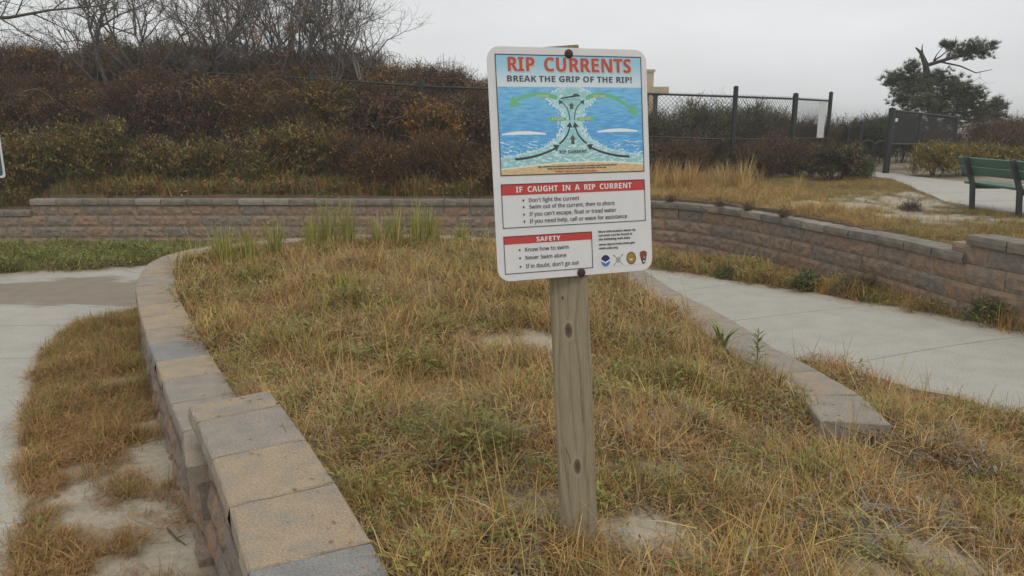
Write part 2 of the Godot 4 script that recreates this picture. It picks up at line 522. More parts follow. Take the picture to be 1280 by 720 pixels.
var block_variants := []

func make_blocks() -> void:
	for k in 8:
		var mb := MB.new()
		var r := RandomNumberGenerator.new()
		r.seed = 400 + k
		var hx := 0.2265
		var hy := 0.0965
		var nx := 8
		var ny := 4
		var P := []
		for j in ny + 1:
			for i in nx + 1:
				var edge: bool = i == 0 or i == nx or j == 0 or j == ny
				var zz := r.randf_range(-0.018, -0.010) if edge else r.randf_range(-0.006, 0.012)
				P.append(Vector3(-hx + 2 * hx * i / nx + (0.0 if edge else r.randf_range(-0.01, 0.01)), -hy + 2 * hy * j / ny + (0.0 if edge else r.randf_range(-0.008, 0.008)), zz))
		for j in ny:
			for i in nx:
				var q := j * (nx + 1) + i
				if (i + j + k) % 2 == 0:
					mb.quad(P[q], P[q + 1], P[q + nx + 2], P[q + nx + 1], Vector3(0, 0, 1))
				else:
					mb.quad(P[q + 1], P[q + nx + 2], P[q + nx + 1], P[q], Vector3(0, 0, 1))
		var bk := -0.24
		for i in nx:
			var t := ny * (nx + 1) + i
			mb.quad(P[i], P[i + 1], Vector3(P[i + 1].x, -hy, bk), Vector3(P[i].x, -hy, bk), Vector3(0, -1, 0))
			mb.quad(P[t], P[t + 1], Vector3(P[t + 1].x, hy, bk), Vector3(P[t].x, hy, bk), Vector3(0, 1, 0))
		for j in ny:
			var a := j * (nx + 1)
			mb.quad(P[a], P[a + nx + 1], Vector3(-hx, P[a + nx + 1].y, bk), Vector3(-hx, P[a].y, bk), Vector3(-1, 0, 0))
			mb.quad(P[a + nx], P[a + 2 * nx + 1], Vector3(hx, P[a + 2 * nx + 1].y, bk), Vector3(hx, P[a + nx].y, bk), Vector3(1, 0, 0))
		block_variants.append(mb.mesh())

# one cap stone: a trapezoid between two stations, rough front edge, worn corners
func cap_mesh(rail: Rail, s0: float, s1: float, side: float, origin: Vector3, y: float, deep: float, thick: float, r: RandomNumberGenerator) -> ArrayMesh:
	var mb := MB.new()
	var n := 6
	var outer := []
	var inner := []
	var tilt := r.randf_range(-0.004, 0.004)
	for i in n + 1:
		var s := lerpf(s0, s1, float(i) / n)
		var q := rail.at(s)
		var t := rail.dir(lerpf(s0, s1, 0.5)) if true else rail.dir(s)
		var nn := Vector2(t.y, -t.x) * side
		# straight stone between its ends
		var a := rail.at(s0).lerp(rail.at(s1), float(i) / n)
		var o := a + nn * 0.03
		var ia := rail.at(s0) - Vector2(rail.dir(s0).y, -rail.dir(s0).x) * side * deep
		var ib := rail.at(s1) - Vector2(rail.dir(s1).y, -rail.dir(s1).x) * side * deep
		var w := ia.lerp(ib, float(i) / n)
		outer.append(Vector3(o.x, y + tilt, o.y) - origin)
		inner.append(Vector3(w.x, y - tilt, w.y) - origin)
	# shrink for the joint
	var jt := 0.005
	var d0: Vector3 = (outer[n] - outer[0]).normalized() * jt
	outer[0] += d0; outer[n] -= d0
	d0 = (inner[n] - inner[0]).normalized() * jt
	inner[0] += d0; inner[n] -= d0
	var inward: Vector3 = (inner[3] - outer[3]).normalized()
	var along: Vector3 = (outer[n] - outer[0]).normalized()
	var ch := 0.007
	var dn := Vector3(0, -thick, 0)
	var rows := 5
	# top surface, set in from the edges by the worn arris
	var T := []
	for j in rows + 1:
		for i in n + 1:
			var q: Vector3 = outer[i].lerp(inner[i], float(j) / rows)
			if j == 0: q += inward * ch * r.randf_range(0.6, 2.2)
			if j == rows: q -= inward * ch * r.randf_range(0.5, 1.4)
			if i == 0: q += along * ch * r.randf_range(0.3, 1.9)
			if i == n: q -= along * ch * r.randf_range(0.3, 1.9)
			if j > 0 and j < rows and i > 0 and i < n: q.y += r.randf_range(-0.0008, 0.0008)
			T.append(q)
	for j in rows:
		for i in n:
			var k := j * (n + 1) + i
			mb.quad(T[k], T[k + 1], T[k + n + 2], T[k + n + 1], Vector3.UP)
	var cd := Vector3(0, -ch, 0)
	var F := []
	for i in n + 1:
		var rough := r.randf_range(-0.006, 0.006)
		F.append([outer[i] + cd * r.randf_range(0.7, 1.8) - inward * 0.0, outer[i] + dn * 0.5 - inward * (0.006 + rough), outer[i] + dn])
	for i in n:
		mb.quad(T[i], T[i + 1], F[i + 1][0], F[i][0], -inward + Vector3.UP)
		mb.quad(F[i][0], F[i + 1][0], F[i + 1][1], F[i][1], -inward)
		mb.quad(F[i][1], F[i + 1][1], F[i + 1][2], F[i][2], -inward)
		var b := rows * (n + 1) + i
		mb.quad(T[b], T[b + 1], inner[i + 1] + cd, inner[i] + cd, inward + Vector3.UP)
		mb.quad(inner[i] + cd, inner[i + 1] + cd, inner[i + 1] + dn, inner[i] + dn, inward)
		mb.quad(F[i][2], F[i + 1][2], inner[i + 1] + dn, inner[i] + dn, Vector3.DOWN)
	for e in [0, n]:
		var sg := -1.0 if e == 0 else 1.0
		for j in rows:
			var k: int = j * (n + 1) + e
			var o1: Vector3 = outer[e].lerp(inner[e], float(j) / rows)
			var o2: Vector3 = outer[e].lerp(inner[e], float(j + 1) / rows)
			mb.quad(T[k], T[k + n + 1], o2 + cd, o1 + cd, along * sg + Vector3.UP)
			mb.quad(o1 + cd, o2 + cd, o2 + dn, o1 + dn, along * sg)
	return mb.mesh()

# line = the outer face below the cap; side = +1 when outward lies right of the line's run
func build_wall(o: Node3D, line: Array, side: float, top_at: Callable, courses: int, r: RandomNumberGenerator, cap_deep := 0.30, s_from := 0.0, s_to := -1.0, grey := 0.12, style := "") -> void:
	var rail := Rail.new(smooth_line(line, 0.05))
	var L := 0.457
	var ct := 0.10
	var end := rail.length if s_to < 0 else s_to
	var nb := int((end - s_from) / L)
	for i in nb:
		var s0 := s_from + i * L
		var y: float = top_at.call(s0 + L * 0.5)
		if y < -90: continue
		var m := part("cap", cap_mesh(rail, s0, s0 + L, side, o.position, y, cap_deep, ct, r), pick_cap(r, style), o)
	var tops := []
	for i in nb: tops.append(top_at.call(s_from + (i + 0.5) * L))
	var ref: float = tops[nb / 2]
	for row in range(-2, courses + 2):
		var shift := L * 0.5 if posmod(row, 2) == 1 else 0.0
		for i in nb:
			var s := s_from + shift + (i + 0.5) * L
			if s > end - L * 0.4: continue
			var y := maxf(top_at.call(s - 0.02), top_at.call(s + 0.02)) if row > 0 else float(top_at.call(s + 0.02))
			var yc := ref - ct - 0.195 * (row + 0.5) - 0.002
			var deep := int(round((y - ref) / 0.195)) + row
			if deep < 0 or deep >= courses: continue
			var q := rail.at(s)
			var t := rail.dir(s)
			var nn := Vector2(t.y, -t.x) * side
			q += nn * (0.016 * row)
			var z := Vector3(nn.x, 0, nn.y)
			var x := Vector3.UP.cross(z)
			var xf := Transform3D(Basis(x, Vector3.UP, z), Vector3(q.x, yc, q.y) - o.position)
			var km := 3 if r.randf() < grey else r.randi() % 3
			part("block", block_variants[r.randi() % block_variants.size()], M.block[km], o, xf)
	# earth packed behind the blocks
	var mb := MB.new()
	var ss := s_from + 0.1
	while ss < end - 0.15:
		var a := rail.at(ss)
		var b := rail.at(minf(ss + 0.2, end - 0.05))
		var ta := rail.dir(ss)
		var tb := rail.dir(minf(ss + 0.2, end))
		var y: float = top_at.call(ss)
		if y > -90:
			a -= Vector2(ta.y, -ta.x) * side * 0.05
			b -= Vector2(tb.y, -tb.x) * side * 0.05
			var hi := y - ct - 0.01
			var lo := hi - 0.2 * courses
			mb.quad(Vector3(a.x, lo, a.y) - o.position, Vector3(b.x, lo, b.y) - o.position, Vector3(b.x, hi, b.y) - o.position, Vector3(a.x, hi, a.y) - o.position, Vector3(ta.y * side, 0, -ta.x * side))
		ss += 0.2
	if mb.v.size() > 0:
		part("backing", mb.mesh(), M.soil, o)

func pick_cap(r: RandomNumberGenerator, style: String) -> Material:
	var k := r.randf()
	match style:
		"planter": return M.cap[0] if k < 0.4 else (M.cap[3] if k < 0.72 else (M.cap[1] if k < 0.9 else M.cap[2]))
		"kerb": return M.cap[3] if k < 0.45 else M.cap[1]
	return M.cap[4] if k < 0.75 else M.cap[1]

func build_walls() -> void:
	make_blocks()
	var r := RandomNumberGenerator.new()
	r.seed = 77
	var o := base("planter_wall", Vector3(-1.5, -0.5, -3.3))
	tag(o, "low tan block wall with flat caps curving round the grassy planter", "wall")
	build_wall(o, LOW_WALL.slice(3), 1.0, func(_s): return 0.04, 3, r, 0.32, 0.0, -1.0, 0.2, "planter")
	var up := base("raised_wall", Vector3(-0.9, -0.5, -2.3))
	tag(up, "raised end of the planter wall with broad tan and grey caps nearest the camera", "wall")
	var rev := UPPER_WALL.duplicate()
	rev.reverse()
	build_raised(up, rev, r)
	var kb := base("planter_kerb", Vector3(1.6, -0.4, -6.0))
	tag(kb, "flush row of pale cap stones edging the planter beside the right walk", "kerb")
	var kr := KERB.duplicate()
	kr.reverse()
	build_wall(kb, kr, -1.0, func(_s): return 0.02, 2, r, 0.34, 0.0, -1.0, 0.3, "kerb")
	var ring := base("retaining_wall", Vector3(0, -0.5, -13.1))
	tag(ring, "long curved tan block retaining wall behind the walk with grey cap course", "wall")
	var rl := Rail.new(smooth_line(RING, 0.05))
	var s_left := 0.0
	var s_right := 0.0
	var s := 0.0
	while s < rl.length:
		var q := rl.at(s)
		if q.x < -8.45: s_left = s
		if q.y < -7.55 or q.x < 3: s_right = s
		s += 0.05
	s_left = round(s_left / 0.457) * 0.457
	s_right = round(s_right / 0.457) * 0.457
	build_wall(ring, RING, -1.0, func(ss): return 0.135 if ss < s_left else (0.525 if ss > s_right else 0.33), 5, r, 0.28)
	var tr := base("terrace_wall", Vector3(-6, 0.3, -15.5))
	tag(tr, "upper terrace block wall half hidden behind the hillside shrubs", "wall")
	build_wall(tr, [Vector2(-12, -15.3), Vector2(-8, -15.5), Vector2(-4, -15.5), Vector2(-1.6, -15.45)], -1.0, func(ss): return 1.12 if ss < 7.312 else 0.925, 3, r, 0.25)

# the raised length: same stones, hand-picked cap colours in the order the photograph shows
func build_raised(o: Node3D, line: Array, r: RandomNumberGenerator) -> void:
	var rail := Rail.new(smooth_line(line, 0.04))
	var L := 0.457
	var order := [3, 1, 0, 0, 2, 0, 3, 1, 2]
	var s := 0.0
	var k := 0
	while s < rail.length - 0.2:
		var l := 0.24 if k == 0 else L
		part("cap", cap_mesh(rail, s, minf(s + l, rail.length), -1.0, o.position, 0.245 + r.randf_range(-0.002, 0.002), 0.36, 0.10, r), M.cap[order[k % order.size()]], o)
		s += l
		k += 1
	var mb := MB.new()
	var bs := 0.05
	while bs < rail.length - 0.1:
		var a := rail.at(bs) + Vector2(rail.dir(bs).y, -rail.dir(bs).x) * 0.05
		var b := rail.at(bs + 0.2) + Vector2(rail.dir(bs + 0.2).y, -rail.dir(bs + 0.2).x) * 0.05
		mb.quad(Vector3(a.x, -0.45, a.y) - o.position, Vector3(b.x, -0.45, b.y) - o.position, Vector3(b.x, 0.144, b.y) - o.position, Vector3(a.x, 0.144, a.y) - o.position, Vector3(-1, 0, 0))
		bs += 0.2
	part("backing", mb.mesh(), M.soil, o)
	for cidx in 3:
		var shift := L * 0.5 if cidx % 2 == 1 else 0.0
		for i in int(rail.length / L):
			var ss := shift + (i + 0.5) * L
			if ss > rail.length - 0.2: continue
			var q := rail.at(ss)
			var t := rail.dir(ss)
			var nn := Vector2(t.y, -t.x) * -1.0
			q += nn * 0.016 * cidx
			var z := Vector3(nn.x, 0, nn.y)
			var xf := Transform3D(Basis(Vector3.UP.cross(z), Vector3.UP, z), Vector3(q.x, 0.143 - 0.195 * (cidx + 0.5), q.y) - o.position)
			part("block", block_variants[r.randi() % 8], M.block[r.randi() % 4], o, xf)

# ------------------------------------------------------------------ the warning sign
var SW := 0.5607
var SH := 0.74

func stamp(im: Image, q: Vector2, r: float, col: Color) -> void:
	var w := im.get_width()
	var hh := im.get_height()
	for y in range(int(q.y - r), int(q.y + r) + 1):
		for x in range(int(q.x - r), int(q.x + r) + 1):
			if x >= 0 and y >= 0 and x < w and y < hh and Vector2(x, y).distance_to(q) <= r:
				im.set_pixel(x, y, col)

func to_px(q: Vector2, w: float, hh: float) -> Vector2:
	return Vector2((q.x - 0.046) / 0.916 * w, (0.967 - q.y) / 0.512 * hh)

func stroke(im: Image, a: Vector2, b: Vector2, d: Vector2, r0: float, r1: float, col: Color) -> void:
	# quadratic through three points of the sign's own (u, v)
	var ctl := 2.0 * b - 0.5 * (a + d)
	for i in 241:
		var t := i / 240.0
		var q := a.lerp(ctl, t).lerp(ctl.lerp(d, t), t)
		stamp(im, to_px(q, im.get_width(), im.get_height()), lerpf(r0, r1, t), col)

func poly_fill(im: Image, pts: Array, col: Color) -> void:
	var pp := PackedVector2Array()
	var lo := Vector2(1e9, 1e9)
	var hi := -lo
	for q in pts:
		var w := to_px(q, im.get_width(), im.get_height())
		pp.append(w); lo = lo.min(w); hi = hi.max(w)
	for y in range(int(maxf(lo.y, 0)), int(minf(hi.y + 1, im.get_height() - 1)) + 1):
		for x in range(int(maxf(lo.x, 0)), int(minf(hi.x + 1, im.get_width() - 1)) + 1):
			if Geometry2D.is_point_in_polygon(Vector2(x, y), pp):
				im.set_pixel(x, y, col)

func head(im: Image, tip: Vector2, d: Vector2, l: float, w: float, col: Color) -> void:
	d = (d * Vector2(SW, SH)).normalized()
	var s := Vector2(-d.y, d.x)
	var inv := Vector2(1.0 / SW, 1.0 / SH)
	poly_fill(im, [tip, tip + (-d * l + s * w) * inv, tip + (-d * l - s * w) * inv], col)

func sign_picture() -> Image:
	var w := 820
	var hh := 614
	var im := Image.create(w, hh, false, Image.FORMAT_RGB8)
	var f := FastNoiseLite.new()
	f.seed = 12
	f.frequency = 0.02
	f.fractal_octaves = 4
	for y in hh:
		for x in w:
			var a := 0.046 + 0.916 * x / w
			var b := 0.967 - 0.512 * y / hh
			var col: Color
			var edge := 0.488 + 0.02 * sin((a - 0.1) * 3.4) + 0.004 * f.get_noise_1d(x * 2.0)
			if b > 0.832:
				col = Color(0.60, 0.81, 0.90).lerp(Color(0.85, 0.90, 0.92), smoothstep(0.95, 0.835, b))
			elif b > edge:
				var n1 := f.get_noise_2d(x * 0.6, y * 3.2)
				col = Color(0.48, 0.76, 0.91).lerp(Color(0.38, 0.67, 0.89), smoothstep(0.80, 0.62, b))
				col = col.lerp(Color(0.55, 0.80, 0.93), clampf(n1 * 1.2, 0, 1)).lerp(Color(0.29, 0.58, 0.85), clampf(-n1 * 0.9, 0, 1))
				# foam: the neck, the head of the rip and the surf along the beach
				var d := absf(a - 0.5)
				var wide := 0.055 + 0.075 * smoothstep(0.72, 0.78, b) * smoothstep(0.835, 0.80, b) + 0.20 * pow(smoothstep(0.68, 0.50, b), 1.4)
				wide += 0.35 * pow(smoothstep(0.60, 0.50, b), 2.0)
				var k := d - wide + 0.05 * f.get_noise_2d(x * 2.4, y * 2.4)
				if k < 0.0:
					col = Color(0.66, 0.85, 0.88).lerp(Color(0.58, 0.79, 0.80), clampf(-k * 12.0, 0, 1))
					if f.get_noise_2d(x * 1.3, y * 2.4 + 90) > 0.30: col = Color(0.80, 0.90, 0.90)
				elif k < 0.018:
					col = Color(0.85, 0.93, 0.94)
				if b < 0.60 and f.get_noise_2d(x * 0.8, (y + 0.25 * absf(x - w * 0.5)) * 4.5 + 300) > 0.30:
					col = Color(0.86, 0.93, 0.93)
			elif b > edge - 0.006:
				col = Color(0.90, 0.91, 0.86)
			else:
				var n2 := f.get_noise_2d(x * 1.2, y * 5.0)
				col = Color(0.86, 0.77, 0.60).lerp(Color(0.78, 0.67, 0.50), clampf(0.4 + n2, 0, 1))
			im.set_pixel(x, y, col)
	# breakers
	for s in [[0.065, 0.33, 0.630], [0.66, 0.925, 0.637]]:
		for i in 120:
			var t := i / 119.0
			var q := Vector2(lerpf(s[0], s[1], t), s[2] + 0.006 * sin(t * 3.0))
			var k := to_px(q, w, hh)
			stamp(im, k, 2.0 + 7.0 * pow(sin(PI * clampf(t * 0.9 + 0.05, 0, 1)), 0.8) + 1.5 * f.get_noise_1d(i * 9.0), Color(0.93, 0.95, 0.95))
	var green := Color(0.45, 0.74, 0.55)
	stroke(im, Vector2(0.40, 0.787), Vector2(0.27, 0.800), Vector2(0.155, 0.772), 12, 8, green)
	head(im, Vector2(0.112, 0.744), Vector2(-0.05, -0.03), 0.035, 0.021, green)
	stroke(im, Vector2(0.604, 0.787), Vector2(0.73, 0.797), Vector2(0.885, 0.740), 12, 9, green)
	head(im, Vector2(0.928, 0.706), Vector2(0.04, -0.035), 0.036, 0.022, green)
	for s in [[0.362, 0.455, 0.345], [0.628, 0.537, 0.648]]:
		for i in 50:
			stamp(im, to_px(Vector2(lerpf(s[0], s[1], i / 49.0), 0.694), w, hh), 9, green)
		head(im, Vector2(s[2], 0.694), Vector2(s[2] - s[1], 0), 0.016, 0.013, green)
	var ink := Color(0.24, 0.25, 0.27)
	for m in [1.0, -1.0]:
		var fl := func(x: float, y: float) -> Vector2: return Vector2(0.5 + m * (x - 0.5), y)
		stroke(im, fl.call(0.142, 0.524), fl.call(0.275, 0.538), fl.call(0.395, 0.571), 6.5, 5.0, ink)
		head(im, fl.call(0.414, 0.581), Vector2(m * 0.13, 0.05), 0.02, 0.012, ink)
		stroke(im, fl.call(0.416, 0.588), fl.call(0.461, 0.622), fl.call(0.483, 0.664), 5.0, 3.5, ink)
		head(im, fl.call(0.485, 0.682), Vector2(m * 0.01, 0.05), 0.018, 0.011, ink)
		stroke(im, fl.call(0.484, 0.690), fl.call(0.472, 0.737), fl.call(0.432, 0.768), 2.6, 2.6, ink)
		head(im, fl.call(0.420, 0.777), Vector2(-m * 0.03, 0.03), 0.013, 0.008, ink)
	for s in [[0.583, 0.626, 0.010], [0.737, 0.765, 0.008]]:
		poly_fill(im, [Vector2(0.488, s[0]), Vector2(0.509, s[0]), Vector2(0.509, lerpf(s[0], s[1], 0.55)), Vector2(0.519, lerpf(s[0], s[1], 0.5)), Vector2(0.4985, s[1]), Vector2(0.478, lerpf(s[0], s[1], 0.5)), Vector2(0.488, lerpf(s[0], s[1], 0.55))], Color(0.34, 0.36, 0.38))
	# the swimmer and the arc of foam under the swimmer
	stroke(im, Vector2(0.437, 0.783), Vector2(0.49, 0.790), Vector2(0.545, 0.795), 3.5, 4.5, ink)
	stroke(im, Vector2(0.505, 0.792), Vector2(0.525, 0.802), Vector2(0.552, 0.796), 2.5, 2.5, ink)
	stamp(im, to_px(Vector2(0.527, 0.800), w, hh), 5, ink)
	stroke(im, Vector2(0.445, 0.772), Vector2(0.50, 0.781), Vector2(0.56, 0.776), 1.6, 1.6, Color(0.45, 0.62, 0.62))
	return im

func emblem_picture() -> Image:
	var im := Image.create(320, 72, false, Image.FORMAT_RGB8)
	im.fill(Color(0.855, 0.855, 0.85))
	for y in 72:
		for x in 320:
			var q := Vector2(x, y)
			var a := q - Vector2(36, 40)
			if a.length() < 30:
				var dip := 4.0 - 14.0 * (1.0 - pow(absf(a.x) / 30.0, 1.0))
				var col := Color(0.16, 0.17, 0.35) if a.y < -dip - 3 else Color(0.25, 0.48, 0.78)
				if absf(a.y + dip - 0.0) < 4.0: col = Color(0.9, 0.92, 0.93)
				im.set_pixel(x, y, col)
			a = q - Vector2(120, 40)
			if absf(absf(a.x) - absf(a.y) * 1.15) < 3.2 and a.length() < 42 and a.y > -36:
				im.set_pixel(x, y, Color(0.2, 0.2, 0.22) if a.y < -18 else Color(0.55, 0.55, 0.55))
			elif a.length() < 17:
				im.set_pixel(x, y, Color(0.62, 0.62, 0.60) if int(x / 3 + y / 3) % 2 == 0 else Color(0.75, 0.74, 0.72))
			a = q - Vector2(208, 36)
			if a.length() < 33:
				var col := Color(0.46, 0.36, 0.16) if a.length() > 26 else Color(0.62, 0.50, 0.22)
				if absf(a.x) < 12 and a.y > 2 and a.y < 13 - absf(a.x) * 0.3: col = Color(0.85, 0.80, 0.70)
				im.set_pixel(x, y, col)
			a = q - Vector2(291, 34)
			var half := 25.0 * sqrt(clampf((38.0 - a.y) / 50.0, 0, 1)) if a.y > -26 else (16.0 if a.y > -32 else 0.0)
			if absf(a.x) < half and a.y < 37:
				var col := Color(0.52, 0.28, 0.20)
				if a.y > 12: col = Color(0.16, 0.16, 0.15)
				if a.distance_to(Vector2(2, 22)) < 6: col = Color(0.85, 0.85, 0.82)
				if a.distance_to(Vector2(6, 2)) < 6: col = Color(0.72, 0.55, 0.45)
				im.set_pixel(x, y, col)
	return im

var fonts := {}
func text_on(panel: Node3D, what: String, u0: float, u1: float, v0: float, v1: float, mat: Material, bold := true, lift := 0.0016) -> void:
	if not fonts.has(bold):
		var f := SystemFont.new()
		f.font_names = PackedStringArray(["Droid Sans"])
		f.font_weight = 700 if bold else 400
		fonts[bold] = f
	var ref := TextMesh.new()
	ref.font = fonts[bold]; ref.font_size = 64; ref.pixel_size = 0.01; ref.depth = 0.01; ref.text = "H"
	ref.horizontal_alignment = HORIZONTAL_ALIGNMENT_LEFT
	var box := ref.get_aabb()
	var t := ref.duplicate()
	t.text = what
	var bt: AABB = t.get_aabb()
	var sx := (u1 - u0) * SW / bt.size.x
	var sy := (v1 - v0) * SH / box.size.y
	var at := Vector3((u0 - 0.5) * SW - bt.position.x * sx, (v0 - 0.5) * SH - box.position.y * sy, lift)
	part("lettering", t, mat, panel, Transform3D(Basis(Vector3(sx, 0, 0), Vector3(0, sy, 0), Vector3(0, 0, 0.06)), at))

func flat(panel: Node3D, called: String, u0: float, v0: float, u1: float, v1: float, mat: Material, lift: float) -> void:
	var a := Vector3((u0 - 0.5) * SW, (v0 - 0.5) * SH, lift)
	var b := Vector3((u1 - 0.5) * SW, (v1 - 0.5) * SH, lift)
	var mb := MB.new()
	mb.quad_uv(a, Vector3(b.x, a.y, lift), b, Vector3(a.x, b.y, lift), Vector3(0, 0, 1), [Vector2(0, 1), Vector2(1, 1), Vector2(1, 0), Vector2(0, 0)])
	part(called, mb.mesh(), mat, panel)

func frame_lines(panel: Node3D, u0: float, v0: float, u1: float, v1: float, w: float) -> void:
	var mb := MB.new()
	var wu := w / SW
	var wv := w / SH
	for r in [[u0, v0, u1, v0 + wv], [u0, v1 - wv, u1, v1], [u0, v0 + wv, u0 + wu, v1 - wv], [u1 - wu, v0 + wv, u1, v1 - wv]]:
		var a := Vector3((r[0] - 0.5) * SW, (r[1] - 0.5) * SH, 0.0019)
		var b := Vector3((r[2] - 0.5) * SW, (r[3] - 0.5) * SH, 0.0019)
		mb.quad(a, Vector3(b.x, a.y, a.z), b, Vector3(a.x, b.y, a.z), Vector3(0, 0, 1))
	part("border", mb.mesh(), M.ink, panel)

func wood_image(w: int, hh: int, knots: Array, sd: int) -> Image:
	var im := Image.create(w, hh, false, Image.FORMAT_RGB8)
	var f := FastNoiseLite.new()
	f.seed = sd
	f.frequency = 0.01
	f.fractal_octaves = 3
	var fine := FastNoiseLite.new()
	fine.seed = sd + 1
	fine.frequency = 0.05
	for y in hh:
		for x in w:
			var a := float(x) / w
			var b := float(y) / hh * 14.0
			var s := a * 2.2 + 0.55 * f.get_noise_2d(x * 0.22, y * 0.085) + 0.10 * f.get_noise_2d(x * 0.9 + 40, y * 0.30)
			var dark := 0.0
			for k in knots:
				var d := Vector2((a - k[0]) / k[2], (b - k[1]) / k[3])
				var l := d.length()
				s += signf(d.x) * 0.42 * exp(-l * 0.62) * clampf(absf(d.x) * 2.5, 0, 1)
				if l < 1.0:
					dark = maxf(dark, 0.35 + 0.5 * smoothstep(1.0, 0.2, l) * (0.7 + 0.3 * sin(l * 22.0)))
				elif l < 1.9:
					dark = minf(dark, -0.10 * smoothstep(1.9, 1.2, l))
			var ring := 0.5 + 0.5 * sin(s * 13.0 + 5.0 * f.get_noise_1d(s * 90.0))
			var grain := fine.get_noise_2d(x * 3.0, y * 0.16)
			var fibre := fine.get_noise_2d(x * 9.0 + 300, y * 0.5)
			var t := 0.34 + 0.26 * pow(ring, 3.0) + 0.26 * grain + 0.14 * fibre
			var col := Color(0.50, 0.465, 0.38).lerp(Color(0.66, 0.61, 0.50), clampf(1.15 - t, 0, 1)).lerp(Color(0.42, 0.385, 0.31), clampf(t * 0.8, 0, 1))
			# drying checks
			var crack := absf(fine.get_noise_2d(s * 60.0, y * 0.018))
			if crack < 0.012 and f.get_noise_2d(x * 0.6 + 500, y * 0.3) > 0.12:
				col = col.lerp(Color(0.2, 0.17, 0.13), 0.75)
			if dark > 0: col = col.lerp(Color(0.20, 0.16, 0.12), dark)
			elif dark < 0: col = col.lerp(Color(0.66, 0.60, 0.50), -dark * 4.0)
			im.set_pixel(x, y, col)
	return im

